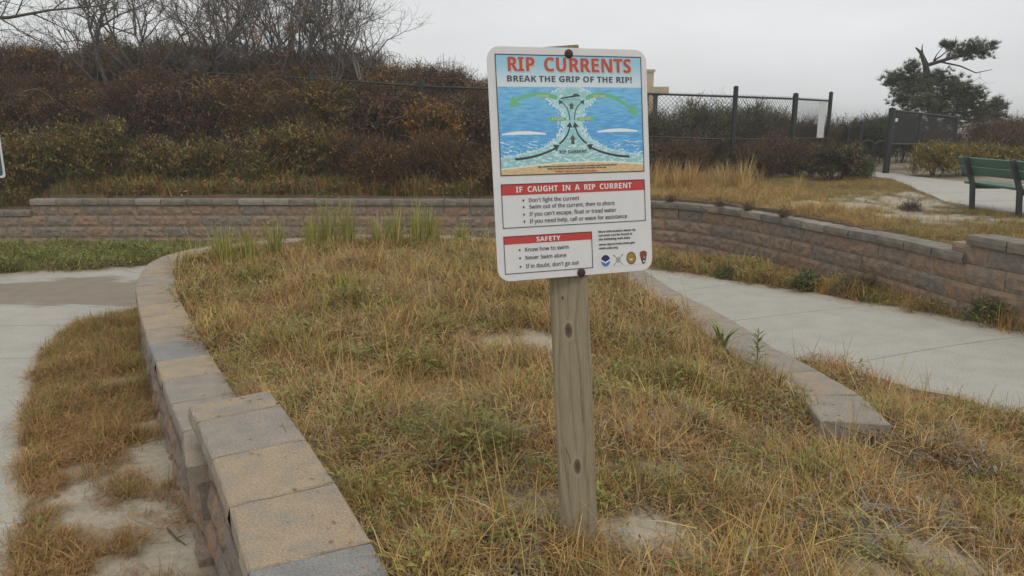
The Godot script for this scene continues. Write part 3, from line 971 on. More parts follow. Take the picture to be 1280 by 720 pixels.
func build_sign() -> void:
	var ux := Vector3(0.5289, 0.0049, -0.1856)
	var vy := Vector3(-0.0303, 0.7340, -0.0861)
	var ex := ux.normalized()
	var ey := (vy - ex * vy.dot(ex)).normalized()
	var ez := ex.cross(ey)
	var bl := Vector3(-0.0437, 1.1087, -2.3353)
	var mid := bl + ex * SW * 0.5 + ey * SH * 0.5
	var sg := base("warning_sign")
	sg.transform = Transform3D(Basis(ex, ey, ez), mid - ey * 1.37)
	tag(sg, "white rip current warning sign bolted to a weathered wooden post", "sign")
	var C := Vector3(0, 1.37, 0)          # the panel's middle in the sign's own axes
	# panel: 3 mm sheet with rounded corners and a slightly curled lower right corner
	var mb := MB.new()
	var rad := 0.042
	var edge := []
	for q in [[1, 1, 0], [-1, 1, 1], [-1, -1, 2], [1, -1, 3]]:
		for i in 9:
			var a: float = (q[2] + i / 8.0) * PI / 2
			edge.append(Vector3(q[0] * (SW / 2 - rad) + cos(a) * rad, q[1] * (SH / 2 - rad) + sin(a) * rad, 0))
	var th := Vector3(0, 0, -0.0025)
	var bev := 0.0012
	for i in edge.size():
		var a: Vector3 = edge[i]
		var b: Vector3 = edge[(i + 1) % edge.size()]
		var a2: Vector3 = a * (1.0 - bev / a.length())
		var b2: Vector3 = b * (1.0 - bev / b.length())
		mb.tri(Vector3.ZERO, a2, b2, Vector3(0, 0, 1))
		mb.quad(a2, b2, b + th * 0.4, a + th * 0.4, a + Vector3(0, 0, 0.2))
		mb.quad(a + th * 0.4, b + th * 0.4, b + th, a + th, a)
		mb.tri(th, a + th, b + th, Vector3(0, 0, -1))
	var panel := part("panel", mb.mesh(), M.sign_white, sg, Transform3D(Basis.IDENTITY, C))
	var pm := StandardMaterial3D.new()
	pm.albedo_texture = ImageTexture.create_from_image(sign_picture())
	pm.roughness = 0.42
	flat(panel, "picture", 0.047, 0.457, 0.961, 0.966, pm, 0.0008)
	frame_lines(panel, 0.0455, 0.4555, 0.9625, 0.9675, 0.0026)
	# title: tan drop shadow under red letters
	text_on(panel, "RIP", 0.128, 0.288, 0.893, 0.951, M.ink_tan, true, 0.0012)
	text_on(panel, "CURRENTS", 0.348, 0.900, 0.893, 0.951, M.ink_tan, true, 0.0012)
	text_on(panel, "RIP", 0.120, 0.280, 0.898, 0.956, M.ink_red, true, 0.0022)
	text_on(panel, "CURRENTS", 0.340, 0.892, 0.898, 0.956, M.ink_red, true, 0.0022)
	text_on(panel, "BREAK THE GRIP OF THE RIP!", 0.112, 0.896, 0.853, 0.878, M.ink_grey, true)
	text_on(panel, "ESCAPE", 0.287, 0.362, 0.786, 0.797, M.ink_yellow)
	text_on(panel, "ESCAPE", 0.642, 0.718, 0.786, 0.797, M.ink_yellow)
	text_on(panel, "ESCAPE", 0.374, 0.447, 0.689, 0.699, M.ink_yellow)
	text_on(panel, "ESCAPE", 0.547, 0.620, 0.689, 0.699, M.ink_yellow)
	text_on(panel, "RIP CURRENT", 0.413, 0.587, 0.546, 0.559, M.ink_grey)
	text_on(panel, "Rip currents are powerful currents of water moving away from the shore.", 0.275, 0.782, 0.487, 0.4935, M.ink, true)
	text_on(panel, "They can sweep even the strongest swimmer out to sea.", 0.331, 0.711, 0.477, 0.4835, M.ink, true)
	text_on(panel, "www.ripcurrents.noaa.gov", 0.379, 0.646, 0.464, 0.4725, M.ink_red, true)
	# first list
	flat(panel, "red_band", 0.0445, 0.372, 0.9605, 0.419, M.sign_red, 0.0008)
	frame_lines(panel, 0.0435, 0.2305, 0.9615, 0.420, 0.0022)
	text_on(panel, "IF  CAUGHT  IN  A  RIP  CURRENT", 0.132, 0.872, 0.383, 0.407, M.ink_white)
	var rows := [["Don't fight the current", 0.524, 0.3395], ["Swim out of the current, then to shore", 0.754, 0.3105], ["If you can't escape, float or tread water", 0.764, 0.279], ["If you need help, call or wave for assistance", 0.835, 0.248]]
	for q in rows:
		text_on(panel, q[0], 0.209, q[1], q[2], q[2] + 0.0175, M.ink, false)
		text_on(panel, "•", 0.170, 0.180, q[2] - 0.002, q[2] + 0.018, M.ink, true)
	# second list
	flat(panel, "red_band", 0.0435, 0.1605, 0.5965, 0.195, M.sign_red, 0.0008)
	frame_lines(panel, 0.0425, 0.0315, 0.5975, 0.196, 0.0022)
	text_on(panel, "SAFETY", 0.244, 0.394, 0.1665, 0.1865, M.ink_white)
	for q in [["Know how to swim", 0.444, 0.1255], ["Never Swim alone", 0.428, 0.0900], ["If in doubt, don't go out", 0.506, 0.0525]]:
		text_on(panel, q[0], 0.172, q[1], q[2], q[2] + 0.0175, M.ink, false)
		text_on(panel, "•", 0.133, 0.143, q[2] - 0.002, q[2] + 0.018, M.ink, true)
	for q in [["More information about rip", 0.888, 0.1875], ["currents can be found at", 0.866, 0.1705], ["the following web sites:", 0.853, 0.153], ["www.ripcurrents.noaa.gov", 0.883, 0.1295], ["www.usla.org", 0.766, 0.1125]]:
		text_on(panel, q[0], 0.641, q[1], q[2], q[2] + 0.010, M.ink_grey, true)
	var em := StandardMaterial3D.new()
	em.albedo_texture = ImageTexture.create_from_image(emblem_picture())
	em.roughness = 0.45
	flat(panel, "emblems", 0.645, 0.031, 0.966, 0.095, em, 0.0008)
	# post
	var W := 0.130
	var ch := 0.008
	var wm := StandardMaterial3D.new()
	wm.albedo_texture = ImageTexture.create_from_image(wood_image(220, 1800, [[0.45, 6.24, 0.10, 0.17], [0.53, 9.40, 0.095, 0.18], [0.33, 5.50, 0.03, 0.05]], 5))
	wm.roughness = 0.9
	var pmb := MB.new()
	var prof := []
	for q in [[1, 1], [-1, 1], [-1, -1], [1, -1]]:
		var a := Vector2(q[0], q[1]) * W / 2
		if q[0] * q[1] > 0:
			prof.append_array([a - Vector2(0, q[1] * ch), a - Vector2(q[0] * ch, 0)])
		else:
			prof.append_array([a - Vector2(q[0] * ch, 0), a - Vector2(0, q[1] * ch)])
	var y0 := -0.35
	var y1 := 1.37 + SH * 0.5 + 0.012
	for i in 8:
		var a: Vector2 = prof[i]
		var b: Vector2 = prof[(i + 1) % 8]
		var nrm := Vector3(a.x + b.x, 0, a.y + b.y)
		var ta: float = (a.x / W + 0.5) if absf(nrm.z) >= absf(nrm.x) else (a.y / W + 0.5)
		var tb: float = (b.x / W + 0.5) if absf(nrm.z) >= absf(nrm.x) else (b.y / W + 0.5)
		pmb.quad_uv(Vector3(a.x, y0, a.y), Vector3(b.x, y0, b.y), Vector3(b.x, y1, b.y), Vector3(a.x, y1, a.y), nrm, [Vector2(ta, 1), Vector2(tb, 1), Vector2(tb, 0), Vector2(ta, 0)])
		pmb.tri(Vector3(0, y1 + 0.004, 0), Vector3(a.x, y1, a.y), Vector3(b.x, y1, b.y), Vector3.UP)
	part("post", pmb.mesh(), wm, sg, Transform3D(Basis(Vector3.UP, deg_to_rad(-25.0)), Vector3(0.004, 0, -0.0045 - W * 0.655)))
	for q in [[0.495, 0.974], [0.519, 0.014]]:
		var b := MB.new()
		var o := Vector3((q[0] - 0.5) * SW, (q[1] - 0.5) * SH, 0)
		var prev := []
		for ring in [[0.0145, 0.0009], [0.0145, 0.003], [0.012, 0.0065], [0.006, 0.0085], [0.0, 0.009]]:
			var cur := []
			for k in 16:
				cur.append(o + Vector3(cos(TAU * k / 16) * ring[0], sin(TAU * k / 16) * ring[0], ring[1]))
			if prev.size() > 0:
				for k in 16:
					b.quad(prev[k], prev[(k + 1) % 16], cur[(k + 1) % 16], cur[k], (prev[k] - o) + Vector3(0, 0, 0.01))
			prev = cur
		part("bolt", b.mesh(), M.bolt, sg, Transform3D(Basis.IDENTITY, C))
	# the other sign, cut by the left edge of the view
	var o2 := base("small_sign", Vector3(-6.885, g(-6.9, -9.9), -9.9), 0.06)
	tag(o2, "dark green sign with white rim at the left edge of the view", "sign")
	var m2 := MB.new()
	var m3 := MB.new()
	for lay in [[0.20, 0.295, 0.0, m2], [0.172, 0.267, 0.003, m3]]:
		var e2 := []
		for q in [[1, 1, 0], [-1, 1, 1], [-1, -1, 2], [1, -1, 3]]:
			for i in 5:
				var a: float = (q[2] + i / 4.0) * PI / 2
				e2.append(Vector3(q[0] * (lay[0] - 0.04) + cos(a) * 0.04, q[1] * (lay[1] - 0.04) + sin(a) * 0.04, lay[2]))
		var mm: MB = lay[3]
		for i in e2.size():
			mm.tri(Vector3(0, 0, lay[2]), e2[i], e2[(i + 1) % e2.size()], Vector3(0, 0, 1))
			mm.tri(Vector3(0, 0, lay[2] - 0.002), e2[i] - Vector3(0, 0, 0.002), e2[(i + 1) % e2.size()] - Vector3(0, 0, 0.002), Vector3(0, 0, -1))
			mm.quad(e2[i], e2[(i + 1) % e2.size()], e2[(i + 1) % e2.size()] - Vector3(0, 0, 0.002), e2[i] - Vector3(0, 0, 0.002), e2[i])
	var up := Transform3D(Basis.IDENTITY, Vector3(0, 1.79, 0))
	part("panel", m2.mesh(), M.white_sheet, o2, up)
	part("green_face", m3.mesh(), M.green_sign, o2, up)
	var pp := MB.new()
	pp.tube([Vector3(-0.17, -0.2, -0.035), Vector3(-0.17, 2.05, -0.035)], [0.03, 0.03], 8, Color.WHITE, true)
	part("post", pp.mesh(), M.black_metal, o2)

# ------------------------------------------------------------------ plants
func jit(r: RandomNumberGenerator, s := 1.0) -> Vector3:
	return Vector3(r.randf_range(-s, s), r.randf_range(-s, s), r.randf_range(-s, s))

func blade(mb: MB, o: Vector3, ang: float, hgt: float, w: float, bend: float, col: Color, segs := 3) -> void:
	var d := Vector3(cos(ang), 0, sin(ang))
	var s := Vector3(-sin(ang), 0, cos(ang)) * w * 0.5
	var pl := o - s
	var pr := o + s
	for i in range(1, segs + 1):
		var t := float(i) / segs
		var q := o + Vector3.UP * hgt * t * (1.0 - 0.45 * bend * t * t) + d * hgt * bend * t * t
		var k := 1.0 - t * t * 0.9
		if i == segs:
			mb.tri(pl, pr, q, Vector3.UP + d * -0.3, col)
		else:
			mb.quad(pl, pr, q + s * k, q - s * k, Vector3.UP + d * -0.3, col)
		pl = q - s * k
		pr = q + s * k

func leaf(mb: MB, o: Vector3, d: Vector3, l: float, w: float, col: Color, droop := 0.15) -> void:
	var s := d.cross(Vector3.UP)
	if s.length() < 0.05: s = Vector3.RIGHT
	s = s.normalized() * w * 0.5
	var nn := s.cross(d).normalized()
	if nn.y < 0: nn = -nn
	var m := o + d * l * 0.45 + nn * w * 0.12
	var e := o + d * l - Vector3.UP * droop * l
	mb.tri(o, m - s, m, nn, col); mb.tri(o, m + s, m, nn, col)
	mb.tri(m, m - s, e, nn, col); mb.tri(m, m + s, e, nn, col)

var tufts := {}

func make_tufts() -> void:
	var r := RandomNumberGenerator.new()
	r.seed = 11
	for kind in ["upright", "mat", "weed", "stalk", "clover", "tall", "crisp"]:
		tufts[kind] = []
		for k in 4:
			var mb := MB.new()
			match kind:
				"upright":
					for i in 16:
						var w := r.randf_range(0.75, 1.25)
						blade(mb, Vector3(r.randf_range(-0.05, 0.05), -0.01, r.randf_range(-0.05, 0.05)), r.randf() * TAU, r.randf_range(0.06, 0.20), r.randf_range(0.0018, 0.0036), r.randf_range(0.15, 0.9), Color(w, w, w * r.randf_range(0.8, 1.1)))
				"mat":
					for i in 22:
						var w := r.randf_range(0.6, 1.3)
						var o := Vector3(r.randf_range(-0.08, 0.08), r.randf_range(0.0, 0.035), r.randf_range(-0.08, 0.08))
						var d := Vector3(r.randf_range(-1, 1), r.randf_range(-0.12, 0.35), r.randf_range(-1, 1)).normalized()
						var l := r.randf_range(0.05, 0.16)
						var s := d.cross(Vector3.UP).normalized() * r.randf_range(0.0012, 0.002)
						var m := o + d * l * 0.5 + Vector3(0, r.randf_range(0.0, 0.015), 0)
						var e := o + d * l + jit(r, 0.015)
						mb.quad(o - s, o + s, m + s, m - s, Vector3.UP, Color(w, w, w))
						mb.tri(m - s, m + s, e, Vector3.UP, Color(w, w, w))
				"weed":
					for i in 18:
						var w := r.randf_range(0.7, 1.3)
						var a := r.randf() * TAU
						var hh := r.randf_range(0.01, 0.09)
						var o := Vector3(cos(a), 0, sin(a)) * r.randf_range(0, 0.05) + Vector3(0, hh, 0)
						leaf(mb, o, Vector3(cos(a), r.randf_range(0.1, 0.9), sin(a)).normalized(), r.randf_range(0.025, 0.05), r.randf_range(0.009, 0.016), Color(w, w, w))
					for i in 4:
						blade(mb, Vector3(r.randf_range(-0.02, 0.02), 0, r.randf_range(-0.02, 0.02)), r.randf() * TAU, r.randf_range(0.05, 0.1), 0.003, 0.3, Color(0.8, 0.65, 0.6), 2)
				"stalk":
					for i in 3:
						var a := r.randf() * TAU
						var hh := r.randf_range(0.18, 0.36)
						var bd := r.randf_range(0.05, 0.45)
						blade(mb, Vector3(r.randf_range(-0.03, 0.03), 0, r.randf_range(-0.03, 0.03)), a, hh, 0.0026, bd, Color(1, 1, 1), 4)
				"clover":
					for i in 26:
						var w := r.randf_range(0.6, 1.3)
						var a := r.randf() * TAU
						var o := Vector3(r.randf_range(-0.07, 0.07), r.randf_range(0.005, 0.045), r.randf_range(-0.07, 0.07))
						leaf(mb, o, Vector3(cos(a), r.randf_range(-0.2, 0.5), sin(a)).normalized(), r.randf_range(0.014, 0.028), r.randf_range(0.008, 0.015), Color(w, w, w))
				"crisp":
					for i in 14:
						var w := r.randf_range(0.6, 1.3)
						var o := Vector3(r.randf_range(-0.06, 0.06), r.randf_range(0.005, 0.05), r.randf_range(-0.06, 0.06))
						leaf(mb, o, jit(r).normalized(), r.randf_range(0.012, 0.03), r.randf_range(0.01, 0.018), Color(w, w, w), r.randf_range(-0.3, 0.5))
				"tall":
					for i in 46:
						var w := r.randf_range(0.7, 1.25)
						var a := r.randf() * TAU
						blade(mb, Vector3(cos(a), 0, sin(a)) * r.randf_range(0, 0.10), a + r.randf_range(-0.6, 0.6), r.randf_range(0.22, 0.52), r.randf_range(0.004, 0.008), r.randf_range(0.05, 0.5), Color(w, w, w), 4)
			tufts[kind].append(mb.mesh())

var STRAW := Color(0.50, 0.355, 0.135)
var TAN := Color(0.43, 0.26, 0.09)
var RUST := Color(0.35, 0.175, 0.06)
var OLIVE := Color(0.275, 0.235, 0.05)
var GREEN := Color(0.18, 0.215, 0.045)
var GREY := Color(0.27, 0.235, 0.185)

func green_at(x: float, z: float) -> float:
	return nz.get_noise_2d(x * 17 + 31, z * 17 - 12)

# scatters tufts of several kinds over a region; keep() says how likely a tuft stands at a spot
func turf(called: String, label: String, lo: Vector2, hi: Vector2, per_m2: float, keep: Callable, mix: Dictionary, tint: Callable, size: float, sd: int) -> void:
	var r := RandomNumberGenerator.new()
	r.seed = sd
	var sets := {}
	for k in mix:
		for w in 4: sets[k + str(w)] = [[], []]
	var total := 0.0
	for k in mix: total += mix[k]
	var count := int((hi.x - lo.x) * (hi.y - lo.y) * per_m2)
	for i in count:
		var q := Vector2(r.randf_range(lo.x, hi.x), r.randf_range(lo.y, hi.y))
		var pick := r.randf() * total
		var chance := r.randf()
		var var_i := r.randi() % 4
		var spin := r.randf() * TAU
		var sc := size * r.randf_range(0.65, 1.35)
		var kind := ""
		for k in mix:
			pick -= mix[k]
			if pick <= 0.0:
				kind = k
				break
		if kind == "": continue
		if chance > keep.call(q, kind): continue
		sc *= 0.72 + 0.62 * clampf(0.5 + 1.4 * nz.get_noise_2d(q.x * 26 + 5, q.y * 26 - 8), 0, 1)
		var y := h(q.x, q.y)
		var b := Basis(Vector3.UP, spin).rotated(Vector3(cos(spin * 3.0), 0, sin(spin * 3.0)), 0.18).scaled(Vector3.ONE * sc)
		var st: Array = sets[kind + str(var_i)]
		st[0].append(Transform3D(b, Vector3(q.x, y - 0.004, q.y)))
		st[1].append(tint.call(q, kind, r))
	var o := base(called)
	tag(o, label, "", "", "stuff")
	for k in mix:
		for w in 4:
			var st: Array = sets[k + str(w)]
			if st[0].size() > 8:
				many({"upright": "dry_blades", "mat": "straw", "weed": "weed_leaves", "stalk": "seed_stalks", "clover": "creeping_leaves", "tall": "long_blades", "crisp": "withered_leaves"}[k], tufts[k][w], M.blade, o, st[0], st[1])

func vary(c: Color, r: RandomNumberGenerator, a := 0.25) -> Color:
	var k := 1.0 + r.randf_range(-a, a)
	return Color(c.r * k * r.randf_range(0.92, 1.08), c.g * k, c.b * k * r.randf_range(0.9, 1.1))

func field_tint(q: Vector2, kind: String, r: RandomNumberGenerator) -> Color:
	var e := green_at(q.x, q.y)
	match kind:
		"upright":
			var k := r.randf()
			if e > 0.16 and k < 0.55: return vary(OLIVE, r)
			if k < 0.36: return vary(STRAW, r)
			return vary(TAN if k < 0.72 else (RUST if k < 0.9 else OLIVE), r)
		"mat":
			var k := r.randf()
			return vary(STRAW if k < 0.30 else (TAN if k < 0.6 else (RUST if k < 0.85 else GREY)), r, 0.4)
		"stalk": return vary(STRAW, r)
		"weed": return vary(GREEN.lerp(OLIVE, r.randf()), r)
		"clover": return vary(OLIVE.lerp(GREEN, r.randf()) if e > -0.05 else GREY.lerp(OLIVE, r.randf() * 0.6), r)
		"crisp": return vary(GREY.lerp(RUST, r.randf() * 0.7), r)
	return vary(OLIVE, r)

func build_turf() -> void:
	var inside := func(q: Vector2, kind: String) -> float:
		var soft := q.x > 0.9 and q.y > -6.6
		if not Geometry2D.is_point_in_polygon(q, planter) and not soft: return 0.0
		if Geometry2D.is_point_in_polygon(q, path_poly) or Geometry2D.is_point_in_polygon(q, upper): return 0.0
		if on_wall(q, -0.02): return 0.0
		var e := green_at(q.x, q.y)
		var k := 1.0 - 0.93 * sandy(q.x, q.y)
		var near_cap := dist_line(q, wall_lines[1][0]) < 0.5 or dist_line(q, wall_lines[0][0]) < 0.45
		match kind:
			"weed": k *= 0.12 + clampf(e * 3.4, 0, 1) + (0.9 if near_cap else 0.0)
			"clover": k *= 0.30 + clampf(0.2 + e * 2.0, 0, 1) + (0.5 if q.x > 0.9 and q.y > -4.2 else 0.0)
			"crisp": k *= clampf(0.15 - e * 2.0, 0.05, 1) + (0.9 if q.x > 0.9 and q.y > -4.2 else 0.0)
			"upright": k *= (0.35 + 0.65 * clampf(0.5 + nz.get_noise_2d(q.x * 30, q.y * 30 + 70) * 2.4, 0, 1)) * (0.55 if q.x > 0.9 and q.y > -4.0 and nz.get_noise_2d(q.x * 22, q.y * 22 + 30) > -0.05 else 1.0)
			"stalk": k *= 0.6
		return k
	turf("dry_grass", "dry straw and olive grass with low weeds filling the planter", Vector2(-2.6, -5.0), Vector2(3.8, -1.2), 1150.0, inside, {"upright": 0.32, "mat": 0.38, "weed": 0.095, "stalk": 0.075, "clover": 0.12, "crisp": 0.13}, field_tint, 1.0, 21)
	turf("dry_grass", "dry straw grass with weed patches in the far half of the planter", Vector2(-4.3, -10.8), Vector2(2.8, -5.0), 560.0, inside, {"upright": 0.40, "mat": 0.34, "weed": 0.10, "stalk": 0.04, "clover": 0.12, "crisp": 0.06}, field_tint, 1.25, 22)
	var strip := func(q: Vector2, kind: String) -> float:
		if Geometry2D.is_point_in_polygon(q, planter) or Geometry2D.is_point_in_polygon(q, path_poly) or Geometry2D.is_point_in_polygon(q, upper): return 0.0
		if q.x > 0.0 or on_wall(q): return 0.0
		var k := clampf(1.05 - 1.1 * sandy(q.x, q.y), 0.0, 1.0)
		if kind == "weed": k *= 0.5 * clampf(green_at(q.x, q.y) * 3.0, 0, 1)
		return k
	turf("verge_grass", "brown verge grass broken by sand between wall and left walk", Vector2(-5.0, -8.7), Vector2(-0.6, -1.6), 1150.0, strip, {"upright": 0.32, "mat": 0.56, "weed": 0.07, "crisp": 0.10, "stalk": 0.02}, func(q, kind, r): return vary(RUST.lerp(OLIVE, clampf(0.45 + smoothstep(-4.0, -8.0, q.y) * 0.4 + r.randf_range(-0.3, 0.3), 0, 1)) if kind == "upright" else (GREEN if kind == "weed" else TAN.lerp(RUST, r.randf())), r), 0.85, 23)
	var back := func(q: Vector2, kind: String) -> float:
		if Geometry2D.is_point_in_polygon(q, path_poly) or Geometry2D.is_point_in_polygon(q, upper): return 0.0
		if on_wall(q, 0.05): return 0.0
		var e := dist_line(q, PATH_OUT)
		return smoothstep(0.0, 0.25, e + 0.12 * nz.get_noise_2d(q.x * 60, q.y * 60))
	turf("lawn_strip", "green grass strip at the foot of the back wall", Vector2(-10.0, -13.1), Vector2(0.5, -10.6), 330.0, back, {"upright": 0.5, "weed": 0.4, "mat": 0.1}, func(_q, kind, r): return vary(GREEN.lerp(OLIVE, r.randf() * 0.7) if kind != "mat" else STRAW, r), 1.45, 24)
	turf("wall_foot_grass", "tawny and green weeds between right walk and wall foot", Vector2(0.5, -13.0), Vector2(5.4, -5.0), 460.0, func(q, kind): return 0.0 if (dist_line(q, PATH_OUT) > 1.2 or q.x < 1.5) else back.call(q, kind), {"upright": 0.5, "weed": 0.2, "mat": 0.3}, func(q, kind, r): return vary(GREEN.lerp(OLIVE, r.randf()) if kind == "weed" else (OLIVE if r.randf() < 0.3 else TAN.lerp(RUST, r.randf() * 0.6)), r), 1.3, 25)
	var bank := func(q: Vector2, kind: String) -> float:
		if not Geometry2D.is_point_in_polygon(q, upper) or on_wall(q, -0.06): return 0.0
		if Geometry2D.is_point_in_polygon(q, PackedVector2Array(UP_PATH)): return 0.0
		var k := 1.0 - 0.95 * sandy(q.x, q.y)
		if kind == "weed": k *= 0.4
		return k
	turf("bank_grass", "tawny tall bank grass below the fence beside the sign", Vector2(1.5, -17.5), Vector2(5.4, -9.5), 430.0, func(q, kind): return bank.call(q, kind) * smoothstep(5.4, 4.4, q.x + 0.6 * nz.get_noise_2d(q.x * 12, q.y * 12)) * (1.0 if kind != "tall" else smoothstep(-13.5, -15.0, q.y)), {"upright": 0.55, "mat": 0.25, "weed": 0.07, "tall": 0.03}, func(q, kind, r): return vary(STRAW.lerp(TAN, r.randf()) if kind != "weed" else OLIVE, r), 0.95, 26)
	turf("bank_grass", "short tawny turf with bare sand between bench and curved wall", Vector2(3.6, -17.5), Vector2(9.0, -5.0), 480.0, func(q, kind): return bank.call(q, kind) * smoothstep(3.6, 4.8, q.x), {"upright": 0.45, "mat": 0.35, "weed": 0.12}, func(q, kind, r): return vary(TAN.lerp(OLIVE, r.randf()) if kind != "weed" else OLIVE.lerp(GREEN, r.randf() * 0.5), r), 0.58, 28)
	turf("bank_grass", "olive and rusty undergrowth on the terrace behind the back wall", Vector2(-11.0, -15.4), Vector2(1.5, -13.1), 380.0, bank, {"upright": 0.5, "weed": 0.5, "clover": 0.2}, func(q, kind, r): return vary(OLIVE.lerp(GREEN, r.randf()) * (0.8 if q.x < -4 else 0.7) if r.randf() < 0.6 else RUST, r), 2.0, 27)

# a spray of leaves on a short twig, drawn many times over for a shrub
func spray(sd: int, leaves: int, length: float, ll: float, lw: float, twigs: int) -> ArrayMesh:
	var r := RandomNumberGenerator.new()
	r.seed = sd
	var mb := MB.new()
	for k in twigs:
		var d := (Vector3(r.randf_range(-0.8, 0.8), r.randf_range(0.25, 1.0), r.randf_range(-0.8, 0.8))).normalized()
		var o := jit(r, 0.03)
		var e := o + d * length * r.randf_range(0.6, 1.1)
		var m := o.lerp(e, 0.5) + jit(r, 0.03)
		mb.tube([o, m, e], [0.004, 0.003, 0.0015], 3, Color(0.55, 0.48, 0.42))
		var nl := int(leaves / float(twigs))
		for i in nl:
			var t := r.randf_range(0.2, 1.0)
			var q := o.lerp(m, t * 2.0) if t < 0.5 else m.lerp(e, t * 2.0 - 1.0)
			var w := r.randf_range(0.6, 1.35)
			leaf(mb, q, (d * 0.4 + jit(r, 1.0)).normalized(), ll * r.randf_range(0.6, 1.3), lw * r.randf_range(0.6, 1.3), Color(w, w, w), 0.2)
	return mb.mesh()

var sprays := {}

func limb(mb: MB, o: Vector3, d: Vector3, l: float, rad: float, depth: int, r: RandomNumberGenerator, wild: float, tips: Array, ups := 0.12, col := Color(1, 1, 1)) -> void:
	var n := 4 if depth > 2 else 3
	var pts := [o]
	var rr := [rad]
	var q := o
	for i in n:
		d = (d + jit(r, wild) + Vector3(0, ups, 0)).normalized()
		q += d * l / n
		pts.append(q)
		rr.append(rad * lerpf(1.0, 0.62, (i + 1.0) / n))
	var w := r.randf_range(0.8, 1.2)
	mb.tube(pts, rr, 6 if depth > 3 else (4 if depth > 1 else 3), Color(col.r * w, col.g * w, col.b * w))
	if depth <= 0:
		tips.append(q)
		return
	var kids := 2 + (1 if r.randf() < 0.45 else 0)
	for k in kids:
		var s := d.cross(Vector3.UP.rotated(Vector3.RIGHT, 0.3)).normalized().rotated(d, r.randf() * TAU)
		var nd := d.rotated(s, r.randf_range(0.25, 0.85))
		limb(mb, q, nd, l * r.randf_range(0.6, 0.85), rad * 0.62 * r.randf_range(0.85, 1.1), depth - 1, r, wild, tips, ups, col)
	# side shoots along the limb
	for k in (2 if depth > 1 else 1):
		var i := r.randi_range(1, n - 1)
		var s := jit(r).normalized()
		limb(mb, pts[i], (d * 0.5 + s).normalized(), l * r.randf_range(0.35, 0.6), rad * 0.4, max(0, depth - 2), r, wild, tips, ups, col)

func bare_tree(at: Vector3, lean: Vector3, l: float, rad: float, depth: int, sd: int, label: String, leaves: int, leaf_col: Color, stems := 1) -> Node3D:
	var r := RandomNumberGenerator.new()
	r.seed = sd
	var o := base("bare_tree", at)
	tag(o, label, "tree", "leafless trees on the hillside")
	var mb := MB.new()
	var tips := []
	for k in stems:
		limb(mb, Vector3(r.randf_range(-0.1, 0.1), -0.15, r.randf_range(-0.1, 0.1)) * (1.0 if stems == 1 else 2.0), (lean + (jit(r, 0.45) if stems > 1 else Vector3.ZERO)).normalized(), l, rad, depth, r, 0.2, tips, 0.07, Color(0.15, 0.13, 0.115))
	part("branches", mb.mesh(), M.twig, o)
	if leaves > 0:
		var xf := []
		var cc := []
		for i in leaves:
			var q: Vector3 = tips[r.randi() % tips.size()]
			xf.append(Transform3D(Basis(Vector3.UP, r.randf() * TAU).scaled(Vector3.ONE * r.randf_range(0.6, 1.1)), q + jit(r, 0.08)))
			cc.append(vary(leaf_col, r, 0.35))
		many("crown", sprays.small[0], M.leaf, o, xf, cc)
	return o

